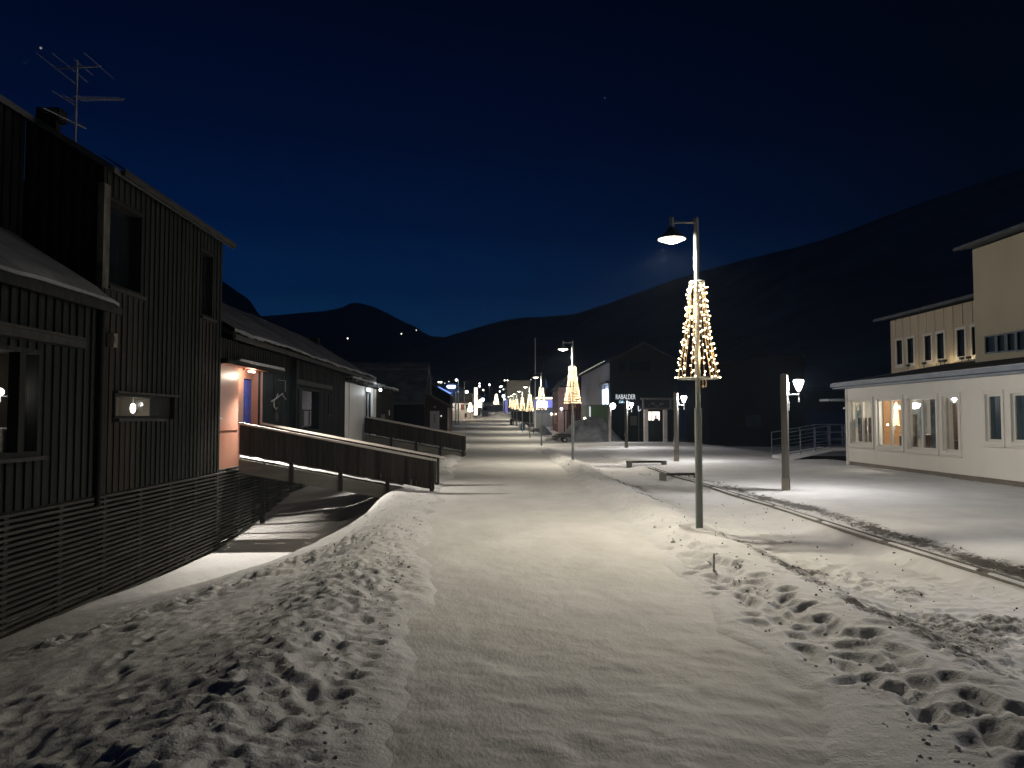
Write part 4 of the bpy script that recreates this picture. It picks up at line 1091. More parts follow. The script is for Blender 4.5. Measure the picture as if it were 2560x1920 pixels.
m = MB(); F.box(m, w3_[0] + .02, w3_[1] - .02, w3_[2], w3_[2] + (w3_[3] - w3_[2]) * .19, -.5, -.3); o = m.build('sideboard', M['redbrown']); tag(o, 'red brown sideboard below the brown sheer curtain', 'furniture')
light(RB, FR_.p(mid(w0, .3), -1.6, 2.45), 60, (1, .9, .75), .1, 'room_light'); light(RB, FR_.p(mid(w3_), -1.2, 2.4), 40, (1, .86, .7), .1, 'room_light')

# upper storey blocks behind
UB = thing('upper_block', 'ochre two storey block with narrow windows rising behind the cream building', 'building', (18.5, 32, 0))
X2 = 18.0; F2_ = Fr((X2, 0, 0), (0, 1, 0), (-1, 0, 0))
yl = PX(2228, 900, X2).y; zt2 = 6.15
def win2(X, sx0, sx1, sy0, sy1):
    a, b = PX(sx1, sy0, X), PX(sx0, sy0, X); c = PX((sx0 + sx1) / 2, sy1, X); d = PX((sx0 + sx1) / 2, sy0, X); return (a.y, b.y, c.z, d.z)
W2 = [win2(X2, 2242, 2256, 851, 911), win2(X2, 2269, 2284, 846, 908), win2(X2, 2312, 2328, 839, 901), win2(X2, 2343, 2360, 833, 897), win2(X2, 2393, 2412, 824, 891), win2(X2, 2430, 2441, 817, 887)]
m = MB(); wallgrid(m, F2_, 26.5, yl, 3.6, zt2, W2, depth=.12)
m.quad((X2, yl, -.5), (X2 + 12, yl, -.5), (X2 + 12, yl, 7.2), (X2, yl, zt2))
u = 26.6
while u < yl: 
    if not any(h[0] - .1 < u < h[1] + .1 for h in W2): F2_.box(m, u, u + .045, 3.6, zt2, .001, .025)
    else: F2_.box(m, u, u + .045, W2[0][3] + .16, zt2, .001, .025)
    u += .62
m.build('wall', M['ochre2'], UB)
for h in W2: 
    w = window(UB, F2_, h[0], h[1], h[2], h[3], 0, .10, .03, .08, 'creamtrim', 'pane', sill=.06)
m = MB(); m.hexa([(17.5, 26.5, 6.18), (30, 26.5, 8.2), (30, yl + .5, 8.2), (17.5, yl + .5, 6.18), (17.5, 26.5, 6.25), (30, 26.5, 8.28), (30, yl + .5, 8.28), (17.5, yl + .5, 6.25)])
rf = m.build('roof', M['roofdark'], UB)
m = MB(); m.box(17.44, 17.497, 26.5, yl + .5, 6.17, 6.27); m.build('fascia', M['fasciad'], rf)
for k, sx in enumerate((2270, 2310, 2352, 2362, 2405, 2422)):
    p = PX(sx, 915, 17.55); p.z = 3.90
    t = thing('flood_light', ['leftmost small uplight on the cream building roof', 'second small uplight from the left on the cream building roof', 'left one of the close uplight pair on the roof', 'right one of the close uplight pair on the roof', 'uplight below the fifth narrow window', 'rightmost small uplight on the roof, beside the tall block'][k], 'floodlight', p, 'uplights on the cream building roof')
    m = MB(); m.box(p.x - .05, p.x + .05, p.y - .09, p.y + .09, 3.93, 4.02); m.build('housing', M['black'], t)
    m = MB(); m.cyl((p.x, p.y, 3.80), (p.x, p.y, 3.93), .015, .015, 6); m.build('stem', M['black'], t)
    light(t, (p.x + .16, p.y, 3.98), 2.1 if 0 < k < 5 else 1.1, (1.0, .80, .50), .04)
TB = thing('tall_block', 'tall ochre rendered block at the right edge with a low strip of windows', 'building', (16.5, 18, 0))
X3 = 16.0; F3_ = Fr((X3, 0, 0), (0, 1, 0), (-1, 0, 0)); y3 = PX(2436, 800, X3).y
W3 = [win2(X3, 2464, 2488, 842, 880), win2(X3, 2494, 2512, 838, 878), win2(X3, 2519, 2537, 834, 876), win2(X3, 2543, 2562, 829, 874)]
W3b = [(W3[3][0] - .9 * k, W3[3][1] - .9 * k, W3[3][2], W3[3][3]) for k in range(1, 8)]
m = MB(); wallgrid(m, F3_, 5, y3, 3.2, 7.36, W3 + W3b, depth=.1)
m.quad((X3, y3, -.5), (X3 + 14, y3, -.5), (X3 + 14, y3, 9.4), (X3, y3, 7.36)); m.build('wall', M['ochre'], TB)
for h in W3 + W3b: window(TB, F3_, h[0], h[1], h[2], h[3], 0, .05, .02, .07, 'fascia', 'pane2')
m = MB(); m.hexa([(15.55, 5, 7.38), (30, 5, 9.5), (30, y3 + .25, 9.5), (15.55, y3 + .25, 7.38), (15.55, 5, 7.44), (30, 5, 9.6), (30, y3 + .25, 9.6), (15.55, y3 + .25, 7.44)])
rf = m.build('roof', M['roofdark'], TB); m = MB(); m.box(15.49, 15.547, 5, y3 + .25, 7.37, 7.46); m.build('fascia', M['fasciad'], rf)

# ------------------------------------------------------------------ railed walkway at the end of the cream building
wk = thing('railed_walkway', 'raised walkway with blue grey steel railing at the end of the cream building', 'walkway', (11, 32, 0))
A = PY(1960, 1140, 33.0); A.z = 0
x0, x1, ya = 10.6, 14.6, 31.6
def deckz(x): return float(np.interp(x, [12.0, 14.0, 16], [.16, .50, .52]))
m = MB()
m.hexa([(12, ya, -.05), (14, ya, .38), (14, ya + 1.6, .38), (12, ya + 1.6, -.05), (12, ya, .14), (14, ya, .48), (14, ya + 1.6, .48), (12, ya + 1.6, .14)])
m.box(14.001, 16.5, ya, ya + 1.6, .38, .49); m.build('deck', M['roofsnow'], wk)
m = MB(); m.box(13.0, 16.4, ya + .1, ya + 1.5, -.4, .1); m.build('underside', M['void'], wk)
for yy in (ya, ya + 1.6):
    m = MB(); 
    for h, r in ((.98, .024), (.66, .016), (.36, .016), (.10, .016)):
        m.tube([(12.0, yy, .14 + h), (14.0, yy, .48 + h), (16.4, yy, .49 + h)], r, 6)
    for x in np.arange(12.0, 16.5, .62): m.cyl((x, yy, deckz(x) - .02), (x, yy, deckz(x) + .98), .019, .019, 6)
    m.build('railing', M['steeld'], wk)

# ------------------------------------------------------------------ plaza: kerb rail, timber lengths, marker stake
t = thing('kerb_rail', 'long straight timber kerb rail on the ground between path and plaza', 'kerb', (5.3, 16, 0))
m = MB(); y = 4.2; 
while y < 25.5:
    z = [GZ(5.3, y) + .02, GZ(5.3, min(25.5, y + 2.8)) + .02]
    for dx, w_ in ((0, .028), (.13, .016)):
        x = 5.3 + dx
        m.hexa([(x - w_, y, z[0] - .12), (x + w_, y, z[0] - .12), (x + w_, y + 2.79, z[1] - .12), (x - w_, y + 2.79, z[1] - .12), (x - w_, y, z[0] + .014), (x + w_, y, z[0] + .014), (x + w_, y + 2.79, z[1] + .014), (x - w_, y + 2.79, z[1] + .014)])
    y += 2.8
m.build('rail', M['beam'], t)
m = MB(); y = 4.2
while y < 25.5:
    a, b = GZ(5.3, y) + .035, GZ(5.3, min(25.5, y + 1.9)) + .035
    m.hexa([(5.27, y, a), (5.33, y, a), (5.33, y + 1.9, b), (5.27, y + 1.9, b), (5.28, y, a + .018), (5.32, y, a + .018), (5.32, y + 1.9, b + .018), (5.28, y + 1.9, b + .018)]); y += 2.1
m.build('rail_snow', M['roofsnow'], t)
def bench_log(sx0, sx1, sy, lab, h):
    d = (sy - 1047) / FPX; Y = (CAMZ - .05) / d
    a, b = PY(sx0, sy, Y), PY(sx1, sy, Y); z = GZ((a.x + b.x) / 2, Y)
    t = thing('timber_bar', lab, 'timber', ((a.x + b.x) / 2, Y, z))
    m = MB(); m.hexa([(a.x, Y - .06, z + h), (b.x, Y + .15, z + h), (b.x, Y + .30, z + h), (a.x, Y + .09, z + h), (a.x, Y - .06, z + h + .07), (b.x, Y + .15, z + h + .07), (b.x, Y + .30, z + h + .07), (a.x, Y + .09, z + h + .07)])
    m.build('bar', M['ramp'], t)
    for f in (.06, .94):
        x = a.x + (b.x - a.x) * f; y = Y + .21 * f; m = MB(); m.box(x - .07, x + .07, y - .08, y + .11, z - .08, z + h - .002); m.box(x - .09, x + .09, y - .14, y - .065, z - .08, z + h + .07)
        m.build('block', M['beam'], t)
    return t
bench_log(1566, 1668, 1158, 'low timber bar on two blocks, farther one, in front of the second lantern post', .08)
bench_log(1650, 1752, 1187, 'low brown timber bar lying by the nearest street lamp', .05)
t = thing('marker_stake', 'thin pale stake stuck in the trodden snow right of the road', 'stake', (2.42, 8.55, GZ(2.42, 8.55)))
m = MB(); m.cyl((2.42, 8.55, GZ(2.42, 8.55) - .1), (2.43, 8.56, GZ(2.42, 8.55) + .20), .013, .013, 8); m.build('stake', M['white'], t)
p = PY(1688, 1130, 31.5)
t = thing('short_post', 'short pale post standing left beside the second lantern post', 'post', (p.x, 31.5, GZ(p.x, 31.5)))
m = MB(); m.cyl((p.x, 31.5, GZ(p.x, 31.5) - .2), (p.x, 31.5, GZ(p.x, 31.5) + .88), .05, .05, 10); m.build('shaft', M['rail'], t)
m = MB(); m.cyl((p.x, 31.5, GZ(p.x, 31.5) + .882), (p.x, 31.5, GZ(p.x, 31.5) + .93), .055, .045, 10); m.build('cap', M['white'], t)

# ------------------------------------------------------------------ heap, trailer, portal, container, café
def mound(name, cx, cy, rx, ry, h, mat, seed, zb):
    n, k = 60, 22; m = MB(); pts = []
    for j in range(k + 1):
        f = j / k
        for i in range(n):
            a = 2 * math.pi * i / n
            rr_ = f * (1 + .16 * (float(fbm(np.array(math.cos(a) * 1.5 + 5), np.array(math.sin(a) * 1.5), seed, 3)) - .5))
            x = cx + rx * rr_ * math.cos(a); y = cy + ry * rr_ * math.sin(a)
            hh = h * ((1 - f ** 1.1) * .55 + .62 * math.exp(-(((x - cx - rx * .36) / (rx * .40)) ** 2 + ((y - cy) / (ry * .45)) ** 2))) + (.75 * h * (float(fbm(np.array(x * .8), np.array(y * .8), seed + 5, 5, .6)) - .5)) * (1 - f ** 3)
            pts.append((x, y, zb + hh - (.15 if j == k else 0)))
    m.add(pts, [(j * n + i, j * n + (i + 1) % n, (j + 1) * n + (i + 1) % n, (j + 1) * n + i) for j in range(k) for i in range(n)], 0, True)
    return m.build(name, M[mat])
o = mound('snow_heap', 6.6, 61.5, 4.0, 3.6, 2.25, 'heap', 300, -.45); tag(o, 'large grey heap of dirty ploughed snow in front of the green container', 'snow heap')
o = mound('snow_heap', 4.6, 84.0, 1.6, 1.2, .9, 'heap', 320, .1); tag(o, 'small dirty snow heap behind the third street lamp', 'snow heap')
Yt = 55.5
a, b = PY(1394, 1100, Yt), PY(1428, 1100, Yt)
t = thing('flat_trailer', 'small black flat trailer parked in front of the grey snow heap', 'trailer', ((a.x + b.x) / 2, Yt, 0))
m = MB(); m.box(a.x, b.x, Yt, Yt + 1.5, .36, .62); m.box(a.x - .35, a.x, Yt + .7, Yt + .78, .4, .46); m.build('bed', M['black'], t, bevel=.02)
for y in (Yt - .02, Yt + 1.4):
    m = MB(); m.cyl((b.x - .45, y, .18), (b.x - .45, y + .12, .18), .2, .2, 14); w = m.build('wheel', M['black'], t)
    m = MB(); m.cyl((b.x - .45, y - .012, .18), (b.x - .45, y - .002, .18), .09, .09, 10); m.build('hub', M['galv'], w)

Yp = 56.2
def px(sx): return PY(sx, 1050, Yp).x
def pz(sy): return PY(1640, sy, Yp).z
t = thing('timber_portal', 'timber portal of two pale posts carrying a dark beam box', 'portal', (px(1640), Yp, 0))
for sx0, sx1 in ((1610.5, 1620.5), (1659, 1668.5)):
    m = MB(); m.box(px(sx0), px(sx1), Yp, Yp + .28, -.6, pz(1023)); m.build('post', M['rail'], t, bevel=.015)
m = MB(); m.box(px(1602), px(1688), Yp - .05, Yp + .08, pz(999.5), pz(994.5)); m.box(px(1602), px(1688), Yp - .05, Yp + .33, pz(1024), pz(1019.5)); m.build('cross_beam', M['post'], t)
m = MB(); m.box(px(1609), px(1686), Yp + .10, Yp + .2, pz(1019.4), pz(999.6)); m.build('beam_board', M['cafe'], t)
for sx in (1606, 1675):
    m = MB(); m.box(px(sx), px(sx + 5), Yp - .07, Yp + .09, pz(1019.3), pz(999.7)); m.build('beam_end', M['post'], t)
m = MB(); 
for q in range(7):
    sx = 1622 + q * 5.5; z = pz(1013 - 4 * math.sin(q * 1.3))
    m.box(px(sx), px(sx + 4.5), Yp + .04, Yp + .10, z - .06, z + .05 + .05 * (q % 3))
m.build('beam_ornament', M['post'], t)

Yc = 73.0
def cx_(sx): return PY(sx, 1030, Yc).x
zc = -.55
t = thing('green_container', 'green steel container standing behind the grey snow heap', 'container', ((cx_(1473) + cx_(1527)) / 2, Yc, zc))
xa, xb, zz1 = cx_(1473), cx_(1527), PY(1500, 1013, Yc).z
m = MB(); m.box(xa, xb, Yc, Yc + 6, zc + .12, zz1)
x = xa + .1
while x < xb - .5: m.box(x, x + .02, Yc - .012, Yc, zc + .2, zz1 - .1); x += .22
for zq in (zc + .12, zz1 - .09): m.box(xa - .01, xb + .01, Yc - .04, Yc + .02, zq, zq + .1)
m.build('body', M['green'], t)
m = MB()
for sx in (1512.5, 1516, 1520, 1524): m.cyl((cx_(sx), Yc - .04, zc + .2), (cx_(sx), Yc - .04, zz1 - .05), .028, .028, 6)
m.build('lock_rods', M['galv'], t)
m = MB(); m.box(xa - .03, xb + .03, Yc - .05, Yc + 6, zz1 + .012, zz1 + .09); m.build('roof_snow', M['roofsnow'], t)

Yr = 75.0
CF = thing('cafe_building', 'dark gable fronted café building with white glowing letters and pale grey street wall', 'building', (14.5, Yr, -.6))
xl, xr = PY(1524.6, 1000, Yr).x, PY(1694, 1000, Yr).x
ap = PY(1609, 858.5, Yr); ze = PY(1524, 903, Yr).z
m = MB(); m.add([(xl, Yr, -.9), (xr, Yr, -.9), (xr, Yr, ze - .1), (ap.x, Yr, ap.z), (xl, Yr, ze)], [(0, 1, 2, 3, 4)])
x = xl + .05
while x < xr - .3:
    zt_ = ze + (ap.z - ze) * max(0, 1 - abs(x - ap.x) / ((xr - xl) / 2)) - .12; m.box(x, x + .05, Yr - .03, Yr - .002, -.9, zt_); x += .42
m.build('gable_wall', M['cafe'], CF)
FC = Fr((xl, 0, 0), (0, 1, 0), (-1, 0, 0))
hw = [(75.5, 80.6, 1.0, 5.2), (88.0, 92.5, -.1, 2.3)]
m = MB(); wallgrid(m, FC, Yr + .001, 100, -.9, ze, hw, depth=.25); m.build('street_wall', M['greywall'], CF)
m = MB(); slab(m, xl - .35, ze - .12, ap.x, ap.z + .16, Yr - .35, 100.3, .14); slab(m, ap.x, ap.z + .16, xr + .35, ze - .12, Yr - .35, 100.3, .14); rf = m.build('roof', M['roofdark'], CF)
t = thing('roof_lights', 'row of tiny white lights along the café roof edge', 'string lights', (xl - .3, 90, ze))
for k in range(13):
    y = 76.5 + k * 1.85; m = MB(); m.sphere((xl - .36, y, ze + .10), .028, 6, 4); m.build('bulb', M['smalllamp'], t)
m = MB(); m.cyl((xl - .36, 76, ze + .06), (xl - .36, 100, ze + .06), .012, .012, 5); m.build('cord', M['black'], t)
m = MB(); FC.box(m, 75.6, 80.5, 1.1, 5.1, -.24, -.2); wl = m.build('window', M['greywall'], CF)
m = MB(); FC.box(m, 75.4, 75.5, 1.0, 5.35, .002, .06); FC.box(m, 80.6, 80.75, -.5, 5.35, .002, .06); FC.box(m, 75.4, 80.75, 5.2, 5.42, .062, .3); FC.box(m, 75.5, 80.6, 2.52, 2.62, -.2, .04); m.build('frame', M['black'], wl)
m = MB(); FC.box(m, 76.1, 79.6, 2.75, 4.7, .02, .10); m.build('sign_panel', M['signblue'], wl)
m = MB(); 
for k in range(4): FC.box(m, 76.3 + .0 * k, 79.3 - .5 * (k % 2), 2.85 + .16 * k, 2.90 + .16 * k, .102, .12)
m.build('sign_text', M['greywall'], wl)
light(CF, (xl - .9, 78, 4.2), 60, (.8, .88, 1.0), .3, 'sign_light')
m = MB(); FC.box(m, 88.1, 92.4, 0, 2.2, -.24, -.2); m.build('shop_window', M['warmwin'], CF)
# dark upper windows on the gable, sign letters, lit ground-floor window
FG = Fr((0, Yr, 0), (1, 0, 0), (0, -1, 0))
def gx(sx): return PY(sx, 950, Yr).x
def gz(sy): return PY(1600, sy, Yr).z
m = MB(); FG.box(m, gx(1546), gx(1628), gz(929), gz(902), .04, .09); wf = m.build('window', M['cafe'], CF)
m = MB(); FG.box(m, gx(1548), gx(1563), gz(928), gz(904), .091, .10); FG.box(m, gx(1573), gx(1626), gz(928), gz(904), .091, .10); m.build('pane', M['pane'], wf)
def text(s, x0, x1, zbase, y, height, mat, parent, shear=0.0, name='sign_letters'):
    cu = bpy.data.curves.new(name, 'FONT'); cu.body = s; cu.extrude = .03; cu.shear = shear; cu.size = 1.0
    ob = bpy.data.objects.new('tmp_text', cu); COL.objects.link(ob)
    dg = bpy.context.evaluated_depsgraph_get(); dg.update()
    me = bpy.data.meshes.new_from_object(ob.evaluated_get(dg)); bpy.data.objects.remove(ob)
    xs = [v.co.x for v in me.vertices]; ys_ = [v.co.y for v in me.vertices]
    sx = (x1 - x0) / (max(xs) - min(xs)); sy = height / (max(ys_) - min(ys_)); mx, my = min(xs), min(ys_)
    off = Vector(LOC[parent.name])
    for v in me.vertices:
        a, b, c = v.co; v.co = (x0 + (a - mx) * sx - off.x, y - c - off.y, zbase + (b - my) * sy - off.z)
    me.materials.clear(); me.materials.append(M[mat]); me.update()
    o = bpy.data.objects.new(name, me); COL.objects.link(o); o.parent = parent; return o
m = MB(); FG.box(m, gx(1538), gx(1590), gz(1009), gz(984), .032, .05); sg = m.build('sign_board', M['cafe'], CF); LOC[sg.name] = LOC[CF.name]
text('RABALDER', gx(1539), gx(1588), gz(998), Yr - .09, gz(986) - gz(998), 'letters', sg)
text('Cafe & Bar', gx(1547), gx(1574), gz(1007.5), Yr - .09, gz(1001.5) - gz(1007.5), 'bluesign', sg, .3)
m = MB(); FG.box(m, gx(1620), gx(1648), gz(1051), gz(1029), .033, .06); wl2 = m.build('lit_window', M['warmwin'], CF)
m = MB(); FG.box(m, gx(1626.5), gx(1627.8), gz(1051), gz(1029), .061, .08); FG.box(m, gx(1634), gx(1645), gz(1051), gz(1047), .061, .12); FG.box(m, gx(1637), gx(1640), gz(1047), gz(1038), .061, .10); m.build('glazing_bar', M['black'], wl2)
m = MB(); FG.box(m, gx(1575), gx(1591), gz(1063), gz(1040), .033, .06); m.build('side_window', M['plinth'], CF)
light(CF, (gx(1630), Yr - 1.5, .8), 14, (1, .93, .82), .3, 'window_light')
m = MB(); m.cyl((gx(1601), Yr + 3, ap.z - .5), (gx(1601), Yr + 3, ap.z + 1.3), .04, .04, 6); m.build('roof_pipe', M['black'], rf)
Yl = 66
p = PY(1596, 1028, Yl)
t = thing('neon_arrow', 'white L shaped glowing tube on a thin pole before the café front', 'sign', (p.x, Yl, -.7))
m = MB(); q = PY(1597, 1015, Yl).z; m.tube([(p.x, Yl, q), (p.x, Yl, p.z + .1), (p.x + .04, Yl, p.z), (p.x + .22, Yl, p.z + .14)], .045, 6); m.build('tube', M['letters'], t)
m = MB(); m.cyl((p.x + .03, Yl, -.8), (p.x + .03, Yl, p.z - .05), .03, .03, 6); m.build('pole', M['galv'], t)
# small lamp figure at the container's left edge
p = PY(1475, 1040, 71)
t = thing('tube_lamp', 'pale glowing tube lamp left of the green container', 'lamp', (p.x, 71, -.6))
m = MB(); m.cyl((p.x, 71, PY(1475, 1044, 71).z), (p.x, 71, PY(1475, 1016, 71).z), .07, .07, 8); m.build('tube', M['letters'], t)
m = MB(); m.cyl((p.x, 71, -.8), (p.x, 71, PY(1475, 1044, 71).z), .05, .05, 8); m.build('pole', M['white'], t)
p = PY(1462, 1046, 70)
t = thing('globe_lamp', 'warm globe lamp low beside the green container, left of the glowing tube', 'lamp', (p.x, 70, -.6))
m = MB(); m.sphere(p, .11, 8, 6); m.build('globe', M['lampglow'], t); m = MB(); m.cyl((p.x, 70, -.8), (p.x, 70, p.z - .1), .03, .03, 6); m.build('pole', M['black'], t)
# dark gate left of the pale wall
Yg = 86
t = thing('dark_gate', 'dark gate of tall posts and a top rail by the pale grey wall', 'gate', (PY(1430, 1040, Yg).x, Yg, -.4))
for sx in (1411, 1418, 1425.5, 1441): 
    m = MB(); x = PY(sx, 1040, Yg).x; m.box(x - .07, x + .07, Yg, Yg + .14, -.6, PY(sx, 1025, Yg).z); m.build('post', M['black'], t)
m = MB(); m.box(PY(1408, 1040, Yg).x, PY(1452, 1040, Yg).x, Yg + .15, Yg + .22, PY(1420, 1027, Yg).z, PY(1420, 1024.5, Yg).z); m.build('top_rail', M['black'], t)
m = MB()
for sx in np.arange(1444, 1452, 1.8): x = PY(sx, 1040, Yg).x; m.cyl((x, Yg + .1, -.4), (x, Yg + .1, PY(sx, 1028, Yg).z), .02, .02, 5)
m.build('bars', M['black'], t)
# dark flat-roofed house on the right behind the plaza
Yd = 78.0
t = thing('unlit_house', 'unlit dark flat roofed house behind the plaza with a small roof dome', 'house', (24, Yd, -.8))
xa, xb = PY(1770, 950, Yd).x, PY(1952, 950, Yd).x; za, zb_ = PY(1790, 912, Yd).z, PY(1950, 900, Yd).z
m = MB(); m.hexa([(xa, Yd, -1.2), (xb, Yd - 6, -1.2), (xb + 4, Yd + 8, -1.2), (xa, Yd + 9, -1.2), (xa, Yd, za), (xb, Yd - 6, zb_), (xb + 4, Yd + 8, zb_), (xa, Yd + 9, za)]); m.build('wall', M['void'], t)
m = MB(); m.hexa([(xa - .3, Yd - .3, za + .01), (xb + .3, Yd - 6.3, zb_ + .01), (xb + 4.3, Yd + 8, zb_ + .01), (xa - .3, Yd + 9, za + .01), (xa - .3, Yd - .3, za + .18), (xb + .3, Yd - 6.3, zb_ + .18), (xb + 4.3, Yd + 8, zb_ + .18), (xa - .3, Yd + 9, za + .18)]); rf = m.build('roof', M['dark'], t)
p = PY(1882, 905, Yd + 3); m = MB(); m.lathe([(1.2, 0), (1.15, .5), (.8, .95), (.3, 1.25), (.001, 1.3)], (p.x, Yd + 1, zb_ - .2), 14); m.build('roof_dome', M['void'], rf)
m = MB(); f_ = Fr((xa, Yd, 0), (1, -6 / (xb - xa), 0), (0, -1, 0)); f_.box(m, 3.0, 4.2, .9, 2.1, .01, .06); m.build('window', M['pane2'], t)
# ------------------------------------------------------------------ far left houses
Yh = 80.0
t = thing('steep_roof_house', 'dark house with a large steep snow dusted roof behind the low house', 'house', (-12, 83, .2))
xe = -7.25; zr = 7.55; zeh = 3.28
m = MB(); m.box(-19, xe, 78.6, 87.4, -.3, zeh); m.prism([(xe, 78.6, zeh + .001), (xe, 87.4, zeh + .001), (xe, 83, zr - .25)], (-11.7, 0, 0)); m.build('wall', M['void'], t)
m = MB(); m.hexa([(-19.5, 78, zeh - .1), (xe + .1, 78, zeh - .1), (xe + .18, 83, zr - .1), (-19.5, 83, zr - .1), (-19.5, 78, zeh + .08), (xe + .1, 78, zeh + .08), (xe + .18, 83, zr + .08), (-19.5, 83, zr + .08)])
m.hexa([(-19.5, 83.001, zr - .1), (xe + .18, 83.001, zr - .1), (xe + .1, 88, zeh - .1), (-19.5, 88, zeh - .1), (-19.5, 83.001, zr + .08), (xe + .18, 83.001, zr + .08), (xe + .1, 88, zeh + .08), (-19.5, 88, zeh + .08)])
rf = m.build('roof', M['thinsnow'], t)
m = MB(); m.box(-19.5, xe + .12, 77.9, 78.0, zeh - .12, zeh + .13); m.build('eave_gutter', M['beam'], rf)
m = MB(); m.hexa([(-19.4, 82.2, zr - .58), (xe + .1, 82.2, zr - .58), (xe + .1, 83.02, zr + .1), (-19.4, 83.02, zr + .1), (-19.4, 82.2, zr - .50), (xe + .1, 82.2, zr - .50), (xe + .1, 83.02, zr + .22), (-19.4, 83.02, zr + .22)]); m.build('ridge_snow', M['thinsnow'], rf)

Ys = 79.3
def ax(sx): return PY(sx, 1040, Ys).x
def az(sy): return PY(1090, sy, Ys).z
t = thing('annex_shed', 'small red brown lean-to shed with a white door and wall lamp', 'shed', (ax(1090), Ys, .2))
m = MB(); m.prism([(ax(1057), Ys, -.2), (ax(1122), Ys, -.2), (ax(1122), Ys, az(1016)), (ax(1064), Ys, az(984)), (ax(1057), Ys, az(984))], (0, 5, 0)); m.build('wall', M['redbrown'], t)
m = MB(); a, b = (ax(1060), az(981)), (ax(1129), az(1019))
m.hexa([(a[0], Ys - .4, a[1]), (b[0], Ys - .4, b[1]), (b[0], Ys + 5.2, b[1]), (a[0], Ys + 5.2, a[1]), (a[0], Ys - .4, a[1] + .14), (b[0], Ys - .4, b[1] + .14), (b[0], Ys + 5.2, b[1] + .14), (a[0], Ys + 5.2, a[1] + .14)])
rf = m.build('roof', M['heap'], t); m = MB(); m.hexa([(a[0], Ys - .44, a[1] - .05), (b[0], Ys - .44, b[1] - .05), (b[0], Ys - .405, b[1] - .05), (a[0], Ys - .405, a[1] - .05), (a[0], Ys - .44, a[1] + .2), (b[0], Ys - .44, b[1] + .2), (b[0], Ys - .405, b[1] + .2), (a[0], Ys - .405, a[1] + .2)]); m.build('roof_edge', M['beam'], rf)
m = MB(); m.box(ax(1075), ax(1098.5), Ys - .06, Ys - .01, az(1079), az(1027.5)); dr = m.build('door', M['white'], t)
m = MB()
for sy in (1039, 1045, 1050.5, 1056): m.box(ax(1085), ax(1088), Ys - .075, Ys - .062, az(sy + 1.6), az(sy - 1.6))
m.build('pane', M['black'], dr)
m = MB(); m.cyl((ax(1095.5), Ys - .11, az(1056)), (ax(1095.5), Ys - .06, az(1056)), .03, .03, 6); m.build('handle', M['antenna'], dr)
m = MB(); m.cyl((ax(1057), Ys - .3, az(1052)), (ax(1057), Ys - .3, az(1040)), .05, .04, 6); m.sphere((ax(1057), Ys - .3, az(1036.5)), .17, 10, 6); wl = m.build('wall_lamp', M['lampglow'], t)
light(t, (ax(1057.5), Ys - .6, az(1036)), 55, WARM, .1)
m = MB(); m.sphere((ax(1087), Ys - .1, az(1017.5)), .10, 8, 6); m.build('round_lamp', M['white'], t)
m = MB(); m.sphere((ax(1103), Ys - .1, az(1040)), .09, 8, 6); m.build('door_bell', M['letters'], t)
m = MB(); m.cyl((ax(1120), Ys - .25, 0), (ax(1120), Ys - .25, az(1019)), .09, .09, 8); m.build('downpipe', M['rail'], t)
light(t, (ax(1100), Ys - 7.0, 3.4), 0.0, WARM, .2) if False else None

Yb = 97.0
t = thing('blue_edged_roof', 'low building with a sloping snowy roof edged by a blue light strip', 'building', (PY(1100, 1000, Yb).x, Yb, .5))
a, b = PY(1076, 957, Yb), PY(1129, 986, Yb)
m = MB(); m.prism([(a.x - 3, Yb, .0), (b.x - .2, Yb, .0), (b.x - .2, Yb, b.z - .1), (a.x, Yb, a.z - .1), (a.x - 3, Yb, a.z - .6)], (0, 6, 0)); m.build('wall', M['dark'], t)
m = MB(); m.hexa([(a.x, Yb - .4, a.z - .12), (b.x, Yb - .4, b.z - .12), (b.x, Yb + 6, b.z - .12), (a.x, Yb + 6, a.z - .12), (a.x, Yb - .4, a.z), (b.x, Yb - .4, b.z), (b.x, Yb + 6, b.z), (a.x, Yb + 6, a.z)]); rf = m.build('roof', M['heap'], t)
q0, q1 = a.lerp(b, .38), a.lerp(b, .97); m = MB(); m.cyl((q0.x, Yb - .45, q0.z + .05), (q1.x, Yb - .45, q1.z + .05), .05, .11, 6); m.build('light_strip', M['bluestrip'], rf)
m = MB()
for f in (.05, .3, .55, .8): q = a.lerp(b, f); m.cyl((q.x, Yb - .2, q.z - .1), (q.x, Yb - .2, q.z - .9 + 1.5), .03, .03, 5)
q0, q1 = a.lerp(b, .0), a.lerp(b, 1.0); m.cyl((q0.x, Yb - .2, q0.z + .55), (q1.x, Yb - .2, q1.z + .55), .025, .025, 5); m.build('roof_fence', M['galv'], rf)

Yq = 112.0
a, b = PY(1116.5, 963, Yq), PY(1139.5, 971, Yq)
t = thing('glowing_sign', 'pill shaped glowing blue white sign on two posts', 'sign', ((a.x + b.x) / 2, Yq, .8))
r = (a.z - b.z) / 2; m = MB(); m.cyl((a.x + r, Yq, (a.z + b.z) / 2), (b.x - r, Yq, (a.z + b.z) / 2), r, r, 12); m.sphere((a.x + r, Yq, (a.z + b.z) / 2), r, 10, 6); m.sphere((b.x - r, Yq, (a.z + b.z) / 2), r, 10, 6); m.build('sign_body', M['signblue'], t)
m = MB(); m.box(a.x - .2, b.x + .3, Yq + .4, Yq + .5, b.z - .9, a.z + .25); m.build('backboard', M['navy'], t)
for sx in (1129, 1139, 1146): 
    m = MB(); x = PY(sx, 1000, Yq).x; m.cyl((x, Yq + .45, .5), (x, Yq + .45, b.z - .5), .09, .09, 6); m.build('leg', M['galv'], t)
light(t, ((a.x + b.x) / 2, Yq - .8, (a.z + b.z) / 2), 60, (.5, .65, 1.0), .3)

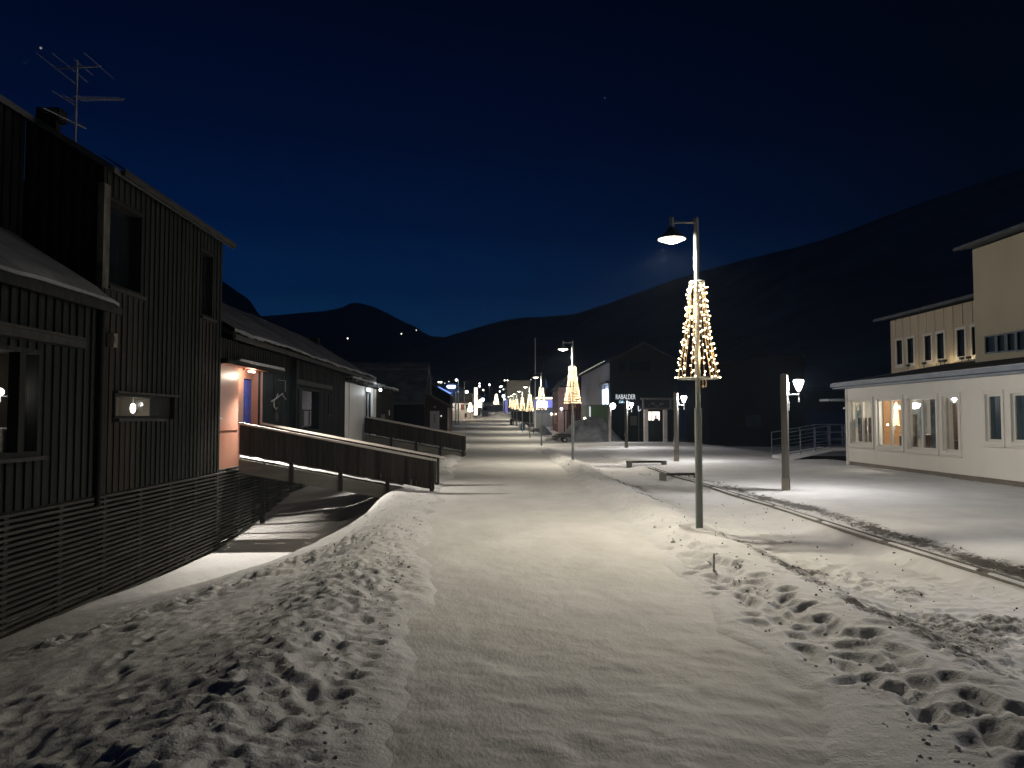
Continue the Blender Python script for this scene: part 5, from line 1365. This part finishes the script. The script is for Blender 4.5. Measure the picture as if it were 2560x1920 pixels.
# lit porch house with stair
Yo = 150.0
def ox(sx): return PY(sx, 1030, Yo).x
def oz(sy): return PY(1150, sy, Yo).z
g0 = float(street(Yo))
t = thing('lit_porch_house', 'low flat roofed house with a brightly lit white porch and steps', 'house', (ox(1155), Yo, g0))
m = MB(); m.box(ox(1129), ox(1180), Yo + 2.6, Yo + 9, g0 - .5, oz(1008)); m.build('wall', M['white'], t)
m = MB(); m.box(ox(1127), ox(1183), Yo - .3, Yo + 9.3, oz(1007.9), oz(1004)); m.box(ox(1131), ox(1180), Yo + 1, Yo + 9, oz(1003.9), oz(982)); m.build('roof', M['roofdark'], t)
for sx in (1130, 1138, 1145.5):
    m = MB(); m.cyl((ox(sx), Yo, oz(1028)), (ox(sx), Yo, oz(1008.2)), .12, .12, 8); m.build('column', M['white'], t)
m = MB(); m.box(ox(1150), ox(1160), Yo + 2.5, Yo + 2.58, oz(1024), oz(1010)); m.build('door', M['red'], t)
m = MB(); m.box(ox(1163), ox(1171), Yo + 2.5, Yo + 2.58, oz(1022), oz(1011)); m.build('window', M['pane2'], t)
m = MB(); m.box(ox(1129), ox(1163), Yo - .1, Yo + 2.59, g0 - .5, oz(1028.2)); m.build('deck', M['white'], t)
m = MB()
for k in range(8):
    x = ox(1163) + k * .22; m.box(x, x + .22, Yo + .1, Yo + 1.6, g0 - .4, oz(1029) - k * .17)
m.build('steps', M['white'], t)
m = MB()
for sy in (1026, 1033): m.box(ox(1129), ox(1163), Yo - .2, Yo - .12, oz(sy) - .05, oz(sy) + .05)
for k in range(2): m.hexa([(ox(1163), Yo - .2, oz(1023 + 7 * k) - .05), (ox(1183), Yo - .2, oz(1038 + 6 * k) - .05), (ox(1183), Yo - .12, oz(1038 + 6 * k) - .05), (ox(1163), Yo - .12, oz(1023 + 7 * k) - .05), (ox(1163), Yo - .2, oz(1023 + 7 * k) + .05), (ox(1183), Yo - .2, oz(1038 + 6 * k) + .05), (ox(1183), Yo - .12, oz(1038 + 6 * k) + .05), (ox(1163), Yo - .12, oz(1023 + 7 * k) + .05)])
m.build('railing', M['white'], t)
for sx in (1136, 1150): light(t, (ox(sx), Yo + 1.0, oz(1011)), 70, (1.0, .88, .74), .15, 'porch_light')
light(t, (ox(1150), Yo - 5, oz(1000)), 260, (1.0, .90, .78), .25, 'yard_light')

def pillar(sx0, sx1, sy0, sy1, Y, name, lab, cat, mat):
    a, b = PY(sx0, sy0, Y), PY(sx1, sy1, Y); return a, b
Y = 160.0
a, b = PY(1185.3, 968.6, Y), PY(1193.8, 1016, Y); gb = float(street(Y))
t = thing('light_pillar', 'tall white illuminated pillar box left of the road far up', 'pillar', ((a.x + b.x) / 2, Y, gb))
zm = PY(1190, 990, Y).z
m = MB(); m.box(a.x, b.x, Y, Y + .6, zm + .05, a.z); m.build('upper_box', M['warmwin'], t)
m = MB(); m.box(a.x, b.x, Y, Y + .6, gb + .3, zm - .05); m.build('lower_box', M['warmwin'], t)
m = MB(); m.box(a.x + .06, b.x - .06, Y + .05, Y + .55, zm - .05, zm + .05); m.box(b.x + .02, b.x + .55, Y - .05, Y + .9, gb - .3, a.z - .35); m.box(a.x - .05, b.x + .01, Y - .05, Y + .7, gb - .4, gb + .3); m.build('frame', M['black'], t)
light(t, (a.x - .4, Y - 1.2, gb + 2.2), 90, (1, .95, .8), .3)

def globe(sx, sy, Y, r, lab, mat='whitelight', power=0, col=(1, .97, .92), arm=None, gz_=None):
    p = PY(sx, sy, Y); z0 = float(street(Y)) if gz_ is None else gz_
    t = thing('far_lamp', lab, 'lamp', (p.x, Y, z0), 'distant town lamps')
    m = MB(); m.sphere(p, r, 10, 6); m.build('globe', M[mat], t)
    xo = r * 1.6 if arm else 0
    m = MB(); m.cyl((p.x + xo, Y + r, z0 - 1), (p.x + xo, Y + r, p.z + (r * .4 if arm else -r * .9)), max(.05, r * .25), max(.04, r * .2), 6)
    if arm: m.cyl((p.x, Y, p.z + r * .4), (p.x + xo, Y + r, p.z + r * .4), .06, .06, 6)
    m.build('pole', M['galv'], t)
    if power: light(t, p + Vector((0, -r * 1.5, -r * .3)), power, col, r)
    return t
globe(1141, 950, 170, .26, 'white globe on a pink tinted pole, right above the blue white sign', power=150, arm=True)
globe(1142.5, 979, 140, .22, 'small globe just below right of the blue white sign')
globe(1167, 980, 165, .36, 'big white globe left of the lit pillar', power=160)
globe(1198.8, 959, 205, .20, 'upper one of two stacked white lamps above the dark pillar side')
globe(1199, 965.5, 190, .27, 'lower one of two stacked white lamps above the dark pillar side')
globe(1223.5, 961.5, 240, .26, 'single white lamp alone in the dark gap right of the pillar', power=120)
globe(1122, 954, 300, .15, 'tiny lamp left above the blue white sign', 'smalllamp')
globe(1112, 958, 300, .10, 'tiniest dim lamp left of the blue white sign', 'smalllamp')
globe(1097, 955.5, 230, .24, 'left one of the yellow lamp pair on the far left', 'lampglow')
globe(1103, 955.5, 230, .24, 'right one of the yellow lamp pair on the far left', 'lampglow')
globe(1250.5, 967.3, 280, .30, 'left lamp of the white lamp cluster before the grey block')
globe(1253.5, 966, 275, .34, 'right lamp of the white lamp cluster before the grey block')
globe(1249.5, 978.5, 260, .26, 'white lamp just below the lamp cluster')
globe(1258.7, 990, 178, .36, 'blue white glaring lamp left of the blue pillar', 'signblue', 260, (.8, .86, 1.0))
globe(1261, 998, 172, .18, 'small white lamp under the glaring blue white lamp')
globe(1258.5, 973.5, 205, .16, 'small lamp on a pole above the glaring blue white lamp', 'smalllamp')
globe(1378.5, 1035, 112, .16, 'left globe lamp of the pair low by the rose house', 'lampglow', 30, WARM)
globe(1392.5, 1035, 108, .17, 'right globe lamp of the pair low by the rose house', 'lampglow', 30, WARM)
globe(1403.5, 1022, 99.5, .17, 'pinkish white globe lamp on the rose house front', 'whitelight', 45, (1, .85, .8))
globe(1327.5, 948.5, 300, .12, 'dim dot of a lamp right of the grey block', 'smalllamp')
globe(1208, 975, 182, .20, 'pale lamp on a crooked pole right of the lit pillar', 'smalllamp', 0, arm=True)
globe(1206.5, 999, 165, .40, 'large blue white lamp above the dark blue vehicle', 'signblue', 200, (.85, .92, 1.0))
# lights on the dark mountain side
for sx, sy, Y, r, lab in ((869, 846, 900, .8, 'greenish lamp on the dark mountain side, leftmost of three'), (1003.5, 834.5, 1100, .9, 'white lamp on the mountain side, middle of three'), (1041, 825.5, 1200, .6, 'dim lamp near the mountain shoulder, rightmost of three')):
    p = PY(sx, sy, Y); globe(sx, sy, Y, r, lab, 'smalllamp', gz_=p.z - 25)
# mast with two lamps
Y = 250; p = PY(1265.5, 925, Y); t = thing('lamp_mast', 'tall thin mast with two small lamps high above the blue pillar', 'mast', (p.x, Y, 6.5))
m = MB(); m.cyl((p.x, Y, 5.5), (p.x, Y, p.z), .12, .06, 6); m.cyl((PY(1261, 951, Y).x, Y, PY(1261, 952, Y).z), (PY(1269, 951, Y).x, Y, PY(1261, 952, Y).z), .06, .06, 6); m.build('mast_pole', M['black'], t)
for sx in (1261.7, 1268.8): m = MB(); m.sphere(PY(sx, 951, Y), .24, 8, 6); m.build('lamp', M['smalllamp'], t)
# unlit T shaped lamp pole
Y = 150; p = PY(1161, 955, Y); t = thing('twin_pole', 'unlit T shaped pole left of the lit pillar', 'pole', (p.x, Y, 1.6))
m = MB(); m.cyl((p.x, Y, 1), (p.x, Y, p.z), .09, .07, 6); m.build('pole', M['galv'], t); m = MB(); m.cyl((PY(1156.5, 954, Y).x, Y, PY(1156, 954, Y).z), (p.x, Y, p.z), .06, .05, 6); m.cyl((PY(1165.5, 954, Y).x, Y, PY(1156, 954, Y).z), (p.x, Y, p.z), .06, .05, 6); m.build('arms', M['galv'], t)
# grey tent roof
Y = 200; a, b, c = PY(1146, 960.5, Y), PY(1163, 981, Y), PY(1140, 981, Y)
t = thing('tent_roof', 'pale grey pointed tent roof behind the glowing sign', 'tent', (a.x, Y, 4.3))
m = MB(); cx = (b.x + c.x) / 2; hw = (b.x - c.x) / 2; m.add([(c.x, Y, b.z), (b.x, Y, b.z), (b.x, Y + 2 * hw, b.z), (c.x, Y + 2 * hw, b.z), (a.x, Y + hw, a.z)], [(0, 1, 4), (1, 2, 4), (2, 3, 4), (3, 0, 4)]); m.build('roof', M['fascia'], t)
m = MB(); m.box(c.x + .2, b.x - .2, Y + .2, Y + 2 * hw - .2, 4, b.z - .01); m.build('wall', M['dark'], t)
light(t, (a.x + 1.0, Y - 2.5, b.z + 1.0), 30, (.8, .85, 1), .3)
# dark blue vehicle, tree figure, tall white lit objects
Y = 155; a, b = PY(1205, 1000, Y), PY(1214, 1021, Y); gy = float(street(Y))
t = thing('blue_van', 'dark blue vehicle with a bright lamp above, standing far up the road', 'vehicle', ((a.x + b.x) / 2, Y, gy))
m = MB(); m.box(a.x, b.x + .5, Y, Y + 3.4, gy + .35, gy + 1.5); m.hexa([(a.x + .08, Y + .5, gy + 1.5), (b.x + .42, Y + .5, gy + 1.5), (b.x + .42, Y + 3.2, gy + 1.5), (a.x + .08, Y + 3.2, gy + 1.5), (a.x + .18, Y + 1.0, gy + 2.2), (b.x + .3, Y + 1.0, gy + 2.2), (b.x + .3, Y + 3.0, gy + 2.2), (a.x + .18, Y + 3.0, gy + 2.2)]); m.build('body', M['navy'], t, bevel=.05)
m = MB(); m.hexa([(a.x + .16, Y + .46, gy + 1.55), (b.x + .34, Y + .46, gy + 1.55), (b.x + .34, Y + .49, gy + 1.55), (a.x + .16, Y + .49, gy + 1.55), (a.x + .24, Y + .93, gy + 2.12), (b.x + .24, Y + .93, gy + 2.12), (b.x + .24, Y + .97, gy + 2.12), (a.x + .24, Y + .97, gy + 2.12)]); m.build('windscreen', M['pane'], t)
for x in (a.x + .2, b.x + .25):
    for y in (Y + .6, Y + 2.7):
        m = MB(); m.cyl((x - .1, y, gy + .32), (x + .1, y, gy + .32), .33, .33, 12); m.build('wheel', M['black'], t)
def lit_tree(sx, sy0, sy1, Y, w_, lab):
    a, b = PY(sx, sy0, Y), PY(sx, sy1, Y)
    t = thing('lit_tree', lab, 'lit tree', (a.x, Y, b.z))
    m = MB(); m.cyl((a.x, Y, b.z - 2.0), (a.x, Y, a.z), .06, .04, 6); m.build('trunk', M['post'], t)
    m = MB(); r_ = random.Random(int(sx))
    for k in range(260):
        f = r_.random(); an = r_.uniform(0, 6.28); rr_ = w_ * (1.0 - .72 * f) * math.sqrt(r_.random())
        m.sphere((a.x + rr_ * math.cos(an), Y + rr_ * math.sin(an), b.z + (a.z - b.z) * f), .055, 5, 3)
    m.build('light_crown', M['bulb'], t)
    m = MB()
    for k in range(30):
        f = r_.random() * .9; an = r_.uniform(0, 6.28); z = b.z + (a.z - b.z) * f; q = w_ * (1 - .72 * f)
        m.cyl((a.x, Y, z), (a.x + q * math.cos(an), Y + q * math.sin(an), z + .15), .03, .01, 4)
    m.build('branches', M['post'], t)
lit_tree(1240.5, 986, 1010, 175, .62, 'bright light wrapped tree left of the glaring lamp')
lit_tree(1175.5, 1008, 1029, 146, .55, 'bright light wrapped bush beside the lit porch steps')
lit_tree(1199.5, 999, 1018, 158, .35, 'slim light wrapped tree between pillar and dark blue vehicle')

# ------------------------------------------------------------------ far right
Y = 175; gy = float(street(Y)); a, b = PY(1262.3, 997, Y), PY(1269, 1025, Y); top = PY(1266, 958, Y)
t = thing('blue_totem', 'blue lit slender pillar with a pointed grey spire beside the road', 'pillar', ((a.x + b.x) / 2, Y, gy))
m = MB(); m.box(a.x, b.x, Y, Y + .6, gy - .5, a.z); m.build('shaft', M['bluetotem'], t)
m = MB(); m.lathe([(.30, 0), (.22, 1.6), (.10, (top.z - a.z) * .7), (.001, top.z - a.z)], ((a.x + b.x) / 2, Y + .3, a.z), 4); m.build('spire', M['fascia'], t)
Y = 130; gy = float(street(Y)) - .7
def kx(sx): return PY(sx, 1010, Y).x
def kz(sy): return PY(1350, sy, Y).z
t = thing('blue_shop', 'low shop with a glowing blue front and bright white middle', 'shop', (kx(1358), Y, gy))
m = MB(); m.box(kx(1333), kx(1384), Y, Y + 9, gy - .5, kz(994)); m.build('wall', M['graybld'], t)
m = MB(); m.box(kx(1330), kx(1386), Y - 1.0, Y + 9.4, kz(993.9), kz(991)); m.build('roof', M['heap'], t)
m = MB(); m.box(kx(1340), kx(1380), Y - .12, Y - .02, kz(996.5), kz(994.2)); m.build('light_strip', M['lampglow'], t)
m = MB(); m.box(kx(1335), kx(1381), Y - .06, Y - .005, kz(1019), kz(1001)); bf = m.build('front_panel', M['blueface'], t)
m = MB(); m.box(kx(1342), kx(1368), Y - .10, Y - .065, kz(1019), kz(1004)); m.build('window', M['signblue'], bf)
m = MB(); m.box(kx(1336), kx(1379), Y - .05, Y - .004, kz(1032), kz(1020.5)); m.build('base_panel', M['fascia'], t)
light(t, (kx(1356), Y - 3, kz(1012)), 120, (.75, .8, 1.0), .4, 'shop_light')
Y = 260; a, b = PY(1267, 953, Y), PY(1326, 1015, Y)
t = thing('grey_block', 'big plain grey block far behind the glowing string light cones', 'building', ((a.x + b.x) / 2, Y, 6.5))
m = MB(); m.box(a.x, b.x, Y, Y + 20, 4, a.z); m.build('wall', M['graybld'], t)
m = MB(); m.box(a.x - .3, b.x + .3, Y - .3, Y + 20, a.z + .01, a.z + .3); m.build('roof', M['heap'], t)
m = MB(); m.box(PY(1274, 960, Y).x, PY(1276, 960, Y).x, Y - .3, Y - .02, 5, PY(1274, 957, Y).z); m.build('wall_duct', M['greywall'], t)
light(t, (a.x + 5, Y - 9, 9.5), 700, (1, .88, .66), .5, 'yard_light')
Y = 101; gy = .0
def hx(sx): return PY(sx, 1000, Y).x
t = thing('rose_house', 'rose and dark red row house standing left of the pale café wall', 'house', (hx(1410), Y, gy))
ze2 = PY(1400, 968, Y).z
m = MB(); m.box(hx(1398), hx(1420), Y, Y + 2, -.8, ze2); m.build('gable_wall', M['rose'], t)
m = MB(); m.box(hx(1398) + .15, hx(1452), Y + 2.001, Y + 14, -.8, ze2 - .1); m.box(hx(1420.5), hx(1452), Y + .4, Y + 2, -.8, ze2 - .05); m.build('side_wall', M['red'], t)
m = MB(); slab(m, hx(1396), ze2 + .02, hx(1420), ze2 + 1.5, Y - .4, Y + 14, .14); slab(m, hx(1420), ze2 + 1.5, hx(1450), ze2 + .02, Y - .4, Y + 14, .14); m.build('roof', M['heap'], t)
FH = Fr((hx(1398) + .15, 0, 0), (0, 1, 0), (-1, 0, 0))
for k, (u, z) in enumerate(((104, 1.2), (107, 1.2), (110, 1.2), (104, 3.9), (107, 3.9), (110, 3.9))):
    window(t, FH, u, u + 1.3, z, z + 1.3, 0, .12, .04, .05, 'rose', 'pane')
light(t, (hx(1396), Y - 3.5, 2.6), 60, (1, .84, .78), .2, 'house_light')
Y = 88; p = PY(1338, 848, Y); t = thing('flag_pole', 'tall bare white flagpole left of the second street lamp', 'flagpole', (p.x, Y, street(Y)))
m = MB(); m.cyl((p.x, Y, 0), (p.x, Y, p.z), .085, .05, 8); m.build('pole', M['white'], t); m = MB(); m.sphere((p.x, Y, p.z + .06), .09, 8, 6); m.build('finial', M['white'], t)
Y = 112; p = PY(1366, 946, Y); t = thing('banner_pole', 'pole with a limp blue flag above the blue lit shop', 'flag', (p.x, Y, .3))
m = MB(); m.cyl((p.x - .12, Y, -.3), (p.x - .12, Y, p.z), .05, .04, 6); m.build('pole', M['galv'], t)
q = PY(1366, 968, Y); m = MB(); k = 8; pts = []
for j in range(9):
    f = j / 8
    for i in range(k + 1): 
        s = i / k; pts.append((p.x - .10 + (.08 + .34 * f) * s, Y + .06 * math.sin(s * 6 + f * 2), p.z - .05 - (p.z - q.z) * f - .1 * s))
m.add(pts, [(j * (k + 1) + i, j * (k + 1) + i + 1, (j + 1) * (k + 1) + i + 1, (j + 1) * (k + 1) + i) for j in range(8) for i in range(k)], 0, True)
fl = m.build('flag', M['blue'], t)
light(t, (p.x - .6, Y - 1.2, p.z - .8), 9, (.7, .8, 1), .1)
Y = 88; a, b = PY(1301, 1063, Y), PY(1312.5, 1078, Y); gy = float(street(Y)) - .03
t = thing('litter_bin', 'dark blue litter bin standing right of the road before the flagpole', 'bin', ((a.x + b.x) / 2, Y, gy))
m = MB(); m.hexa([(a.x + .04, Y, gy - .1), (b.x - .04, Y, gy - .1), (b.x - .04, Y + .5, gy - .1), (a.x + .04, Y + .5, gy - .1), (a.x, Y - .03, gy + .74), (b.x, Y - .03, gy + .74), (b.x, Y + .53, gy + .74), (a.x, Y + .53, gy + .74)]); m.build('bin_body', M['navy'], t, bevel=.02)
m = MB(); m.box(a.x - .03, b.x + .03, Y - .06, Y + .56, gy + .742, gy + .82); m.build('lid', M['black'], t, bevel=.02)
Y = 112; a, b = PY(1275, 1046, Y), PY(1281.5, 1062, Y); gy = float(street(Y))
t = thing('timber_bollard', 'square brown timber bollard at the right road edge far up', 'bollard', ((a.x + b.x) / 2, Y, gy))
m = MB(); m.box(a.x, b.x, Y, Y + .35, gy - .2, gy + .92); m.build('block', M['woodb'], t, bevel=.02); m = MB(); m.box(a.x - .01, b.x + .01, Y - .01, Y + .36, gy + .922, gy + .99); m.build('cap', M['roofsnow'], t)
# low dark red wall and a rail in front of the shops
Y = 138; gy = float(street(Y))
t = thing('low_wall', 'low dark red wall under the glowing cones with snow on top', 'wall', (PY(1305, 1030, Y).x, Y, gy))
a, b = PY(1278, 1030, Y), PY(1336, 1036, Y)
m = MB(); m.box(a.x, b.x, Y, Y + .4, gy - 1.6, PY(1300, 1029, Y).z); m.build('wall_body', M['redbrown'], t)
m = MB(); m.box(a.x - .05, b.x + .05, Y - .05, Y + .45, PY(1300, 1028.9, Y).z, PY(1300, 1027, Y).z); m.build('wall_snow', M['roofsnow'], t)
t = thing('hand_rail', 'dark sloping handrail on posts right of the road near the bin', 'railing', (3.2, 92, .4))
q0, q1 = PY(1283, 1049, 112), PY(1334, 1061, 78)
m = MB(); m.cyl(q0, q1, .05, .05, 6); m.build('rail', M['black'], t)
for f in (0, .2, .4, .6, .8, 1):
    q = q0.lerp(q1, f); m = MB(); m.cyl((q.x, q.y, float(macro(q.x, q.y)) - .1), q, .04, .04, 6); m.build('rail_post', M['black'], t)
# sign on the left road edge
Y = 90; p = PY(1164, 1040, Y); gy = float(street(Y))
t = thing('road_sign', 'small dark rectangular sign on a thin post at the left road edge', 'sign', (p.x, Y, gy))
a, b = PY(1161.5, 1033.5, Y), PY(1167, 1044, Y)
m = MB(); m.box(a.x, b.x, Y, Y + .03, b.z, a.z); m.build('sign_plate', M['redbrown'], t)
m = MB(); m.cyl((p.x, Y + .05, gy - .2), (p.x, Y + .05, a.z), .03, .03, 6); m.build('pole', M['galv'], t)
# snow bank front of the terrace far up the road
Y = 152; a = PY(1187, 1030, Y); b = PY(1272, 1030, Y)
o = mound('snow_bank', (a.x + b.x) / 2, Y + 5, (b.x - a.x) / 2 + 2.5, 5.0, 1.35, 'clod', 330, float(street(Y)) - .1); tag(o, 'smooth lit snow bank crossing the far end of the street', 'snow bank')

# ------------------------------------------------------------------ mountains
def mountain(name, sky, Dist, foot, mat, seed, lab, amp=22):
    sk = sorted(sky); n = 220; k = 46
    xs = np.linspace(sk[0][0], sk[-1][0], n)
    ys_ = np.interp(xs, [s[0] for s in sk], [s[1] for s in sk])
    dd = Dist(xs) if callable(Dist) else np.full(n, Dist)
    X = np.zeros((k, n)); Y = np.zeros((k, n)); Z = np.zeros((k, n))
    tt = np.concatenate([np.linspace(0, 1, k - 8), 1 + np.linspace(.12, 1.2, 8)])
    for i in range(n):
        d = ray(xs[i], ys_[i]); d = d / math.hypot(d.x, d.y)
        for j, t_ in enumerate(tt):
            D = dd[i] * (foot + (1 - foot) * t_) if t_ <= 1 else dd[i] * (1 + .35 * (t_ - 1))
            X[j, i] = d.x * D; Y[j, i] = d.y * D
            zr_ = CAMZ + d.z * dd[i]
            Z[j, i] = 9 + (zr_ - 9) * (t_ ** 1.6) if t_ <= 1 else zr_ - (zr_ - 9) * (t_ - 1) * .8
    w_ = np.clip(1 - np.abs(tt - 1) / .02, 0, 1)[:, None]
    Z += amp * (fbm(X * .009, Y * .009, seed, 5, .55) - .5) * np.clip(tt, 0, 1)[:, None] * np.clip(np.abs(1 - tt) / .10, .10, 1)[:, None]
    g = grid_mesh(name, X, Y, Z, M[mat]); tag(g, lab, None, None, 'structure')
def D2(s): return s / .86406
skl = [(300, 560), (420, 585), (485, 610), (515, 632), (535, 645), (548, 662), (560, 680), (575, 700), (600, 720), (640, 740), (700, 770)]
mountain('mountain', [(D2(a), D2(b)) for a, b in skl], 1500, .45, 'mount', 401, 'dark rocky mountain shoulder above the low house roof', 30)
skc = [(380, 700), (520, 690), (570, 682), (600, 680), (660, 675), (700, 672), (740, 664), (755, 655), (775, 654), (790, 658), (810, 664), (840, 678), (870, 694), (895, 704), (912, 716), (930, 726), (960, 728), (985, 730), (1020, 736), (1100, 760)]
mountain('mountain', [(D2(a), D2(b)) for a, b in skc], 3200, .4, 'mount', 431, 'dark mountain with a small rocky summit in the middle left', 30)
skr = [(850, 772), (920, 745), (955, 731), (975, 724), (1010, 714), (1050, 702), (1085, 692), (1130, 686), (1180, 684), (1240, 679), (1280, 666), (1330, 650), (1400, 624), (1450, 606), (1500, 590), (1600, 562), (1700, 540), (1800, 510), (1900, 472), (2000, 436), (2100, 402), (2212, 362), (2400, 300), (2700, 240)]
mountain('mountain', [(D2(a), D2(b)) for a, b in skr], lambda x: np.interp(x, [900, 1500, 2000, 3000], [2400, 1700, 1000, 700]), .22, 'mount2', 461, 'broad dark mountain slope rising to the right edge', 24)
# ------------------------------------------------------------------ sky and render settings
w = bpy.data.worlds.new('World'); sc.world = w; w.use_nodes = True
nt = w.node_tree
bg = nt.nodes['Background']
tc = N(nt, 'ShaderNodeTexCoord')
nrm = N(nt, 'ShaderNodeVectorMath', operation='NORMALIZE'); nt.links.new(tc.outputs['Generated'], nrm.inputs[0])
sep = N(nt, 'ShaderNodeSeparateXYZ'); nt.links.new(nrm.outputs[0], sep.inputs[0])
cr = N(nt, 'ShaderNodeValToRGB'); nt.links.new(sep.outputs['Z'], cr.inputs['Fac'])
el = cr.color_ramp.elements
el[0].position = 0.0; el[0].color = (.0400, .310, .860, 1)
el[1].position = 1.0; el[1].color = (.0003, .0008, .004, 1)
for p, c in ((.09, (.0230, .215, .66)), (.16, (.0040, .058, .240)), (.24, (.0003, .0185, .100)), (.34, (.0001, .0060, .042)), (.48, (.0001, .0020, .016))):
    e = el.new(p); e.color = (*c, 1)
dt = N(nt, 'ShaderNodeVectorMath', operation='DOT_PRODUCT'); dt.inputs[1].default_value = Vector((-.42, .90, .05)).normalized()
nt.links.new(nrm.outputs[0], dt.inputs[0])
mr = N(nt, 'ShaderNodeMapRange'); mr.inputs['From Min'].default_value = .52; mr.inputs['From Max'].default_value = 1.0
mr.inputs['To Min'].default_value = .06; mr.inputs['To Max'].default_value = 1.0
nt.links.new(dt.outputs['Value'], mr.inputs['Value'])
mu = N(nt, 'ShaderNodeMix', data_type='RGBA', blend_type='MULTIPLY'); mu.inputs['Factor'].default_value = 1.0
nt.links.new(cr.outputs['Color'], mu.inputs[6]); nt.links.new(mr.outputs[0], mu.inputs[7])
last = mu.outputs[2]
for sx, sy, br in ((102, 120, .5), (1512, 245, .05)):      # two stars
    d = ray(sx, sy).normalized()
    ds = N(nt, 'ShaderNodeVectorMath', operation='DOT_PRODUCT'); ds.inputs[1].default_value = d
    nt.links.new(nrm.outputs[0], ds.inputs[0])
    ms = N(nt, 'ShaderNodeMapRange'); ms.inputs['From Min'].default_value = math.cos(.0014); ms.inputs['From Max'].default_value = math.cos(.0006)
    ms.inputs['To Max'].default_value = br
    nt.links.new(ds.outputs['Value'], ms.inputs['Value'])
    ad = N(nt, 'ShaderNodeMix', data_type='RGBA', blend_type='ADD'); ad.inputs['Factor'].default_value = 1.0
    nt.links.new(last, ad.inputs[6]); nt.links.new(ms.outputs[0], ad.inputs[7]); last = ad.outputs[2]
nt.links.new(last, bg.inputs['Color']); bg.inputs['Strength'].default_value = 1.0

vs = sc.view_settings
sc.display_settings.display_device = 'sRGB'
vs.view_transform = 'Standard'; vs.look = 'None'; vs.exposure = 0.0; vs.gamma = 1.0
try: vs.use_curve_mapping = False
except Exception: pass
cy = sc.cycles
cy.use_denoising = True
try: cy.denoiser = 'OPENIMAGEDENOISE'
except Exception: pass
cy.max_bounces = 6; cy.diffuse_bounces = 3; cy.glossy_bounces = 3; cy.transparent_max_bounces = 12
cy.sample_clamp_indirect = 2.0; cy.sample_clamp_direct = 0.0
cy.caustics_reflective = False; cy.caustics_refractive = False
cy.use_light_tree = True

HAZE = 0.0005  # air volume added for lamp halos and a lifted mountain tone
if HAZE:
    m, nt2, b = newmat('haze_air'); nt2.nodes.remove(b); out = nt2.nodes['Material Output']
    pv = N(nt2, 'ShaderNodeVolumePrincipled', Density=HAZE); pv.inputs['Color'].default_value = (.55, .74, .98, 1)
    nt2.links.new(pv.outputs[0], out.inputs['Volume']); m.cycles.homogeneous_volume = True
    M['haze'] = m
    mb = MB(); mb.box(-2300, 2500, -120, 4500, -30, 560)
    o = mb.build('haze', M['haze']); tag(o, 'thin air volume added for a glow around the lamps', None, None, 'stuff')
    cy.volume_bounces = 0
